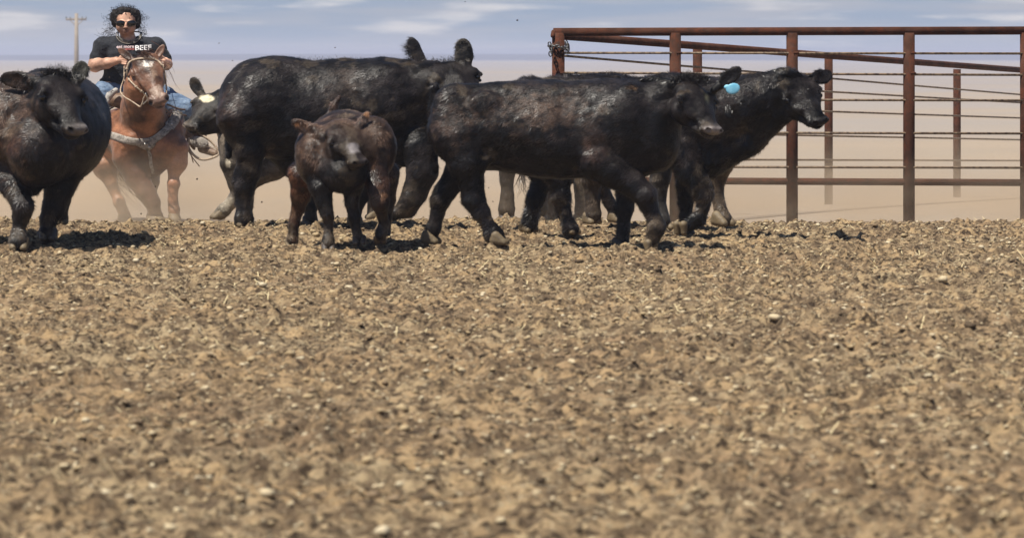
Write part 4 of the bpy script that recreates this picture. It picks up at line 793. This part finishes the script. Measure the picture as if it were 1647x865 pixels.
# ------------------------------------------------------------------ clods in the air, dust, haze
def airborne():
    spots = [(176, 125, 33, 'left of the rider, just below her bent elbow'), (352, 70, 31, 'in the sky right of the rider'), (374, 98, 36, 'at the horizon between the rider and the big cow'),
        (539, 77, 34, 'close above the back of the big cow'), (748, 3, 35, 'at the top edge above the big cow\'s ears'),
        (832, 33, 35, 'sky between the raised ears and the fence corner'), (250, 300, 35, 'between the front legs of the horse'),
        (227, 344, 34, 'low beside the left front hoof of the horse'), (421, 325, 32, 'low behind the hind leg of the big cow'), (317, 288, 34, 'between the horse and the cow with the white foot'), (786, 302, 33, 'right of the heifer hind legs, upper of two'), (793, 324, 32, 'right of the heifer hind legs, lower of two')]
    r = np.random.default_rng(6)
    for x, y, d, wh in spots:
        q = Sdf(); c = PT(x, y, d); s_ = .004 + .004 * r.random(); q.ell(c, (s_ * 1.4, s_, s_ * .9), vn(r.normal(size=3)), vn(r.normal(size=3)), .002); q.ell(c + r.normal(size=3) * s_ * .6, (s_ * .7, s_ * .6, s_ * .6), k=.004)
        v, f = q.mesh(.0028); o = mesh_np('flying_clod', v - c, f, M_soil); o.location = c; tag(o, 'dark flying clod ' + wh, 'clod', 'dirt clods in the air')
M_soil = mat('dark_soil', (.045, .03, .02), .95, .1)
def volume(name, lo, hi, col, dens, label, build=None, aniso=.2):
    lo, hi = np.array(lo, float), np.array(hi, float); V = np.array([[(lo, hi)[i][0], (lo, hi)[j][1], (lo, hi)[k][2]] for i in (0, 1) for j in (0, 1) for k in (0, 1)])
    m = bpy.data.materials.new(name); m.use_nodes = True; t = m.node_tree; t.nodes.remove(t.nodes['Principled BSDF']); v = N(t, 'ShaderNodeVolumePrincipled')
    v.inputs['Color'].default_value = (*col, 1); v.inputs['Density'].default_value = dens; v.inputs['Anisotropy'].default_value = aniso
    L(t, v.outputs[0], t.nodes['Material Output'].inputs['Volume'])
    if build: build(t, v)
    o = mesh_np(name, V, np.array([(0, 1, 3, 2), (4, 6, 7, 5), (0, 4, 5, 1), (2, 3, 7, 6), (0, 2, 6, 4), (1, 5, 7, 3)]), m, smooth=False); tag(o, label, kind='stuff'); return o
def dustbuild(t, v):
    g = N(t, 'ShaderNodeNewGeometry'); mp = N(t, 'ShaderNodeMapping'); mp.inputs['Scale'].default_value = (.8, .8, 1.6); L(t, g.outputs['Position'], mp.inputs[0])
    no = N(t, 'ShaderNodeTexNoise'); no.inputs['Scale'].default_value = 1.3; no.inputs['Detail'].default_value = 3; L(t, mp.outputs[0], no.inputs['Vector'])
    sp = N(t, 'ShaderNodeSeparateXYZ'); L(t, g.outputs['Position'], sp.inputs[0])
    def mr(src, a, b_, c, d): m = N(t, 'ShaderNodeMapRange'); m.interpolation_type = 'SMOOTHSTEP'; [m.inputs[k].__setattr__('default_value', x) for k, x in (('From Min', a), ('From Max', b_), ('To Min', c), ('To Max', d))]; L(t, src, m.inputs['Value']); return m.outputs[0]
    n1 = mr(no.outputs['Fac'], .44, .64, .10, 1); h = mr(sp.outputs['Z'], -.3, .6, 1, 0); y0 = mr(sp.outputs['Y'], 30.8, 35.5, 0, 1); y1 = mr(sp.outputs['Y'], 42, 50, 1, 0)
    cur = n1
    for x in (h, y0, y1): m = N(t, 'ShaderNodeMath', operation='MULTIPLY'); L(t, cur, m.inputs[0]); L(t, x, m.inputs[1]); cur = m.outputs[0]
    m = N(t, 'ShaderNodeMath', operation='MULTIPLY'); L(t, cur, m.inputs[0]); m.inputs[1].default_value = DUST; L(t, m.outputs[0], v.inputs['Density'])
DUST = .30
# ------------------------------------------------------------------ ground, far plain, hills
def hnear(x, y):
    P_ = np.stack([x, y, np.zeros_like(x)], 1); amp = 1 - .75 * smst(y, 33, 36)
    n1 = fbm(P_, .9, 3, 41) * .018; n2 = np.abs(fbm(P_, 5.5, 3, 42)) * .030; n3 = np.clip(fbm(P_, 15, 3, 43), 0, 1) * .030
    pr = PR(x, y) if PR is not None else 0
    edge = .022 * np.clip(fbm(P_ * np.array([1, .6, 1]), 1.7, 3, 44) + .15, 0, 1) * np.exp(-((y - 32.0) / .7) ** 2)
    return zprof(y) + amp * (pr + n1 + 1.2 * n2 + 1.25 * n3 - .048) + edge - .008
_r = np.random.default_rng(21); PX_, PY_ = [], []
for _i in range(46):                       # wandering lines of hoof prints
    _y = 9.5 + 23 * _r.random() ** .7; _x = (_r.random() - .42) * 11; _a = .25 * _r.normal() + (math.pi if _r.random() < .5 else 0)
    for _j in range(26):
        _x += .30 * math.cos(_a); _y += .30 * math.sin(_a); _a += .06 * _r.normal(); PX_.append(_x + .05 * _r.normal()); PY_.append(_y + (.12 if _j % 2 else -.12) + .04 * _r.normal())
PX_, PY_ = np.array(PX_), np.array(PY_)
def PR(x, y):
    out = np.zeros(len(x)); cell = {}
    kx, ky = np.floor(x / .3).astype(int), np.floor(y / .3).astype(int)
    key = kx * 100000 + ky; o = np.argsort(key, kind='stable'); ks = key[o]
    for a, b in zip(PX_, PY_):
        ca, cb = int(math.floor(a / .3)), int(math.floor(b / .3))
        for i in (-1, 0, 1):
            for j in (-1, 0, 1):
                k = (ca + i) * 100000 + cb + j; l, h = np.searchsorted(ks, k), np.searchsorted(ks, k + 1)
                if h > l:
                    q = o[l:h]; d = ((x[q] - a) / .075) ** 2 + ((y[q] - b) / .095) ** 2; out[q] += -.040 * np.exp(-d * d * 1.2) + .022 * np.exp(-((np.sqrt(d) - 1.45) / .35) ** 2)
    return out
def ground():
    xs = np.arange(-5.2, 7.8, .026); ys = [9.0]
    while ys[-1] < 38.6: ys.append(ys[-1] + (.016 + .0007 * max(ys[-1] - 9, 0) if ys[-1] < 33.5 else .08))
    ys = np.array(ys)
    X, Y = np.meshgrid(xs, ys); x, y = X.ravel(), Y.ravel(); V = np.stack([x, y, hnear(x, y)], 1)
    # outer sheet joined on with coarse rows to the horizon
    nx, ny = len(xs), len(ys); I = (np.arange(ny - 1)[:, None] * nx + np.arange(nx - 1)[None]).ravel()
    F = np.stack([I, I + 1, I + nx + 1, I + nx], 1)
    g = mesh_np('ground', V, F, M_ground); tag(g, kind='structure')
    def ring(x0, x1, ys_, nxx, name, sag=0):
        xs_ = np.linspace(x0, x1, nxx); X, Y = np.meshgrid(xs_, ys_); x, y = X.ravel(), Y.ravel()
        Z = zprof(y) - sag + np.where(y > 60, fbm(np.stack([x, y, y * 0], 1), .004, 3, 77) * .25 * smst(y, 60, 400), 0)
        I = (np.arange(len(ys_) - 1)[:, None] * nxx + np.arange(nxx - 1)[None]).ravel()
        o = mesh_np(name, np.stack([x, y, Z], 1), np.stack([I, I + 1, I + nxx + 1, I + nxx], 1), M_ground); tag(o, kind='structure')
    far = np.concatenate([np.linspace(38.5, 120, 60), np.geomspace(124, 60000, 90)])
    xs_ = np.concatenate([np.linspace(-1, 1, 61)]); X, Y = np.meshgrid(xs_, far); W_ = 60 + Y * .9
    x, y = (X * W_).ravel(), Y.ravel(); P_ = np.stack([x, y, y * 0], 1)
    Z = zprof(y) - .006 + fbm(P_, .02, 3, 77) * .12 * smst(y, 60, 200)
    nxx = 61; I = (np.arange(len(far) - 1)[:, None] * nxx + np.arange(nxx - 1)[None]).ravel(); Fq = np.stack([I, I + 1, I + nxx + 1, I + nxx], 1)
    o = mesh_np('plain', np.stack([x, y, Z], 1), Fq, M_plain); tag(o, kind='structure')
    for (x0, x1) in ((-70, -5.19), (7.77, 70)): ring(x0, x1, np.concatenate([np.linspace(-15, 31, 12), np.linspace(31.3, 38.6, 16)]), 12, 'ground_verge', .012)
    ring(-5.2, 7.8, np.linspace(-15, 9.02, 6), 4, 'ground_verge', .012)
    # low mesas on the horizon
    hx = np.linspace(-2800, 2800, 500); rows = []; Zr = float(zprof(2800))
    for j, (yy, k) in enumerate(((2800, 0), (2950, .5), (3300, .9), (5000, 1), (30000, 1), (60000, 1))):
        z = Zr - .4 + k * (5.0 + .9 * np.clip(fbm(np.stack([hx, hx * 0, hx * 0], 1), .003, 4, 9), -.6, .7)); rows.append(np.stack([hx * yy / 2800, hx * 0 + yy, z], 1))
    V = np.concatenate(rows); n = 500; I = (np.arange(len(rows) - 1)[:, None] * n + np.arange(n - 1)[None]).ravel()
    tag(mesh_np('hills', V, np.stack([I, I + 1, I + n + 1, I + n], 1), M_hill), kind='structure')
M_ground = mat('trampled_dirt', (.42, .32, .19), .95, .1, noise=[(.45, (.33, .225, .13), .42, .60), (1.3, (.45, .31, .165), .42, .62), (9, (.15, .105, .065), .42, .58), (24, (.06, .042, .028), .50, .60), (34, (.42, .34, .22), .57, .68)], bump=[(26, .04), (80, .015)])
M_plain = mat('dusty_plain', (.32, .245, .165), .95, .05, noise=[(.05, (.28, .215, .145), .45, .6), (.02, (.27, .23, .18), .46, .6), (.006, (.27, .235, .205), .42, .58), (.0012, (.25, .22, .20), .40, .60)], bump=[(2.2, .03)])
M_hill = mat('far_mesa', (.015, .018, .04), .95, .05)
M_clod = mat('clod', attr=True, rough=.95, spec=.1, bump=[(50, .01)])
def scatter():
    """loose clods, droppings and chaff over the near ground"""
    r = np.random.default_rng(3); t = (1 + 5 ** .5) / 2
    iv = np.array([(-1, t, 0), (1, t, 0), (-1, -t, 0), (1, -t, 0), (0, -1, t), (0, 1, t), (0, -1, -t), (0, 1, -t), (t, 0, -1), (t, 0, 1), (-t, 0, -1), (-t, 0, 1)]) / 1.9
    it = np.array([(0, 11, 5), (0, 5, 1), (0, 1, 7), (0, 7, 10), (0, 10, 11), (1, 5, 9), (5, 11, 4), (11, 10, 2), (10, 7, 6), (7, 1, 8), (3, 9, 4), (3, 4, 2), (3, 2, 6), (3, 6, 8), (3, 8, 9), (4, 9, 5), (2, 4, 11), (6, 2, 10), (8, 6, 7), (9, 8, 1)])
    n = 30000; y = 9.2 + (32.9 - 9.2) * r.random(n) ** .62; x = (-5.2 + 13 * r.random(n)); x = np.clip(x, -CX * y / FPX - .2, 1047 * y / FPX + .2) + .25 * r.normal(size=n) * 0
    lo, hi = -CX * y / FPX - .15, 1047 * y / FPX + .15; x = lo + (hi - lo) * r.random(n)
    sz = .0045 + .010 * r.random(n) ** 3 + (r.random(n) < .035) * .016 * r.random(n)
    S = sz[:, None, None] * (.6 + .8 * r.random((n, 12, 1))) * np.array([1.25, 1.25, .75]); V = iv[None] * S
    a = r.random(n) * 6.28; ca, sa = np.cos(a)[:, None], np.sin(a)[:, None]; V = np.stack([V[..., 0] * ca - V[..., 1] * sa, V[..., 0] * sa + V[..., 1] * ca, V[..., 2]], -1)
    V += np.stack([x, y, hnear(x, y) + sz * .3], 1)[:, None]
    pal = np.array([(.38, .29, .17), (.22, .16, .10), (.48, .39, .25), (.09, .065, .042), (.52, .44, .30)]); ci = r.choice(5, n, p=(.34, .28, .18, .12, .08)); C = np.repeat(pal[ci], 12, 0)
    T = (it[None] + 12 * np.arange(n)[:, None, None]).reshape(-1, 3)
    tag(mesh_np('dirt_clods', V.reshape(-1, 3), None, M_clod, smooth=False, col=C, tris=T), 'loose clods and crumbs of trampled dirt and dung', None, None, 'stuff')
    n = 9000; y = 9.2 + (32.6 - 9.2) * r.random(n) ** .6; lo, hi = -CX * y / FPX, 1047 * y / FPX; x = lo + (hi - lo) * r.random(n)
    cl = vnoise(np.stack([x, y * .7, y * 0], 1), 1.1, 8) > .22; x, y = x[cl], y[cl]; n = len(x)
    d = np.stack([np.cos(a[:n]), np.sin(a[:n]), .25 * r.normal(size=n)], 1) * (.015 + .06 * r.random((n, 1)) ** 1.5); s_ = np.cross(d, (0, 0, 1)); s_ /= np.linalg.norm(s_, axis=1, keepdims=True); s_ *= .003
    B = np.stack([x, y, hnear(x, y) + .009], 1); V = np.stack([B - d - s_, B - d + s_, B + d + s_, B + d - s_], 1).reshape(-1, 3)
    tag(mesh_np('straw_bits', V, np.arange(4 * n).reshape(-1, 4), M_clod, smooth=False, col=np.tile((.55, .45, .26), (4 * n, 1))), 'scattered straw and chaff on the trampled dirt', None, None, 'stuff')
ground(); scatter()
fences(); beasts_near(); beasts_back(); horse(); rider(); airborne()
volume('dust', (-6, 30.6, -1.2), (9, 50, .8), (.80, .64, .46), .2, 'pale dust hanging round the legs behind the herd', dustbuild)
volume('haze', (-58000, -40, -14), (58000, 61000, 9), (.62, .68, .86), .00050, 'thin blue haze over the plain')
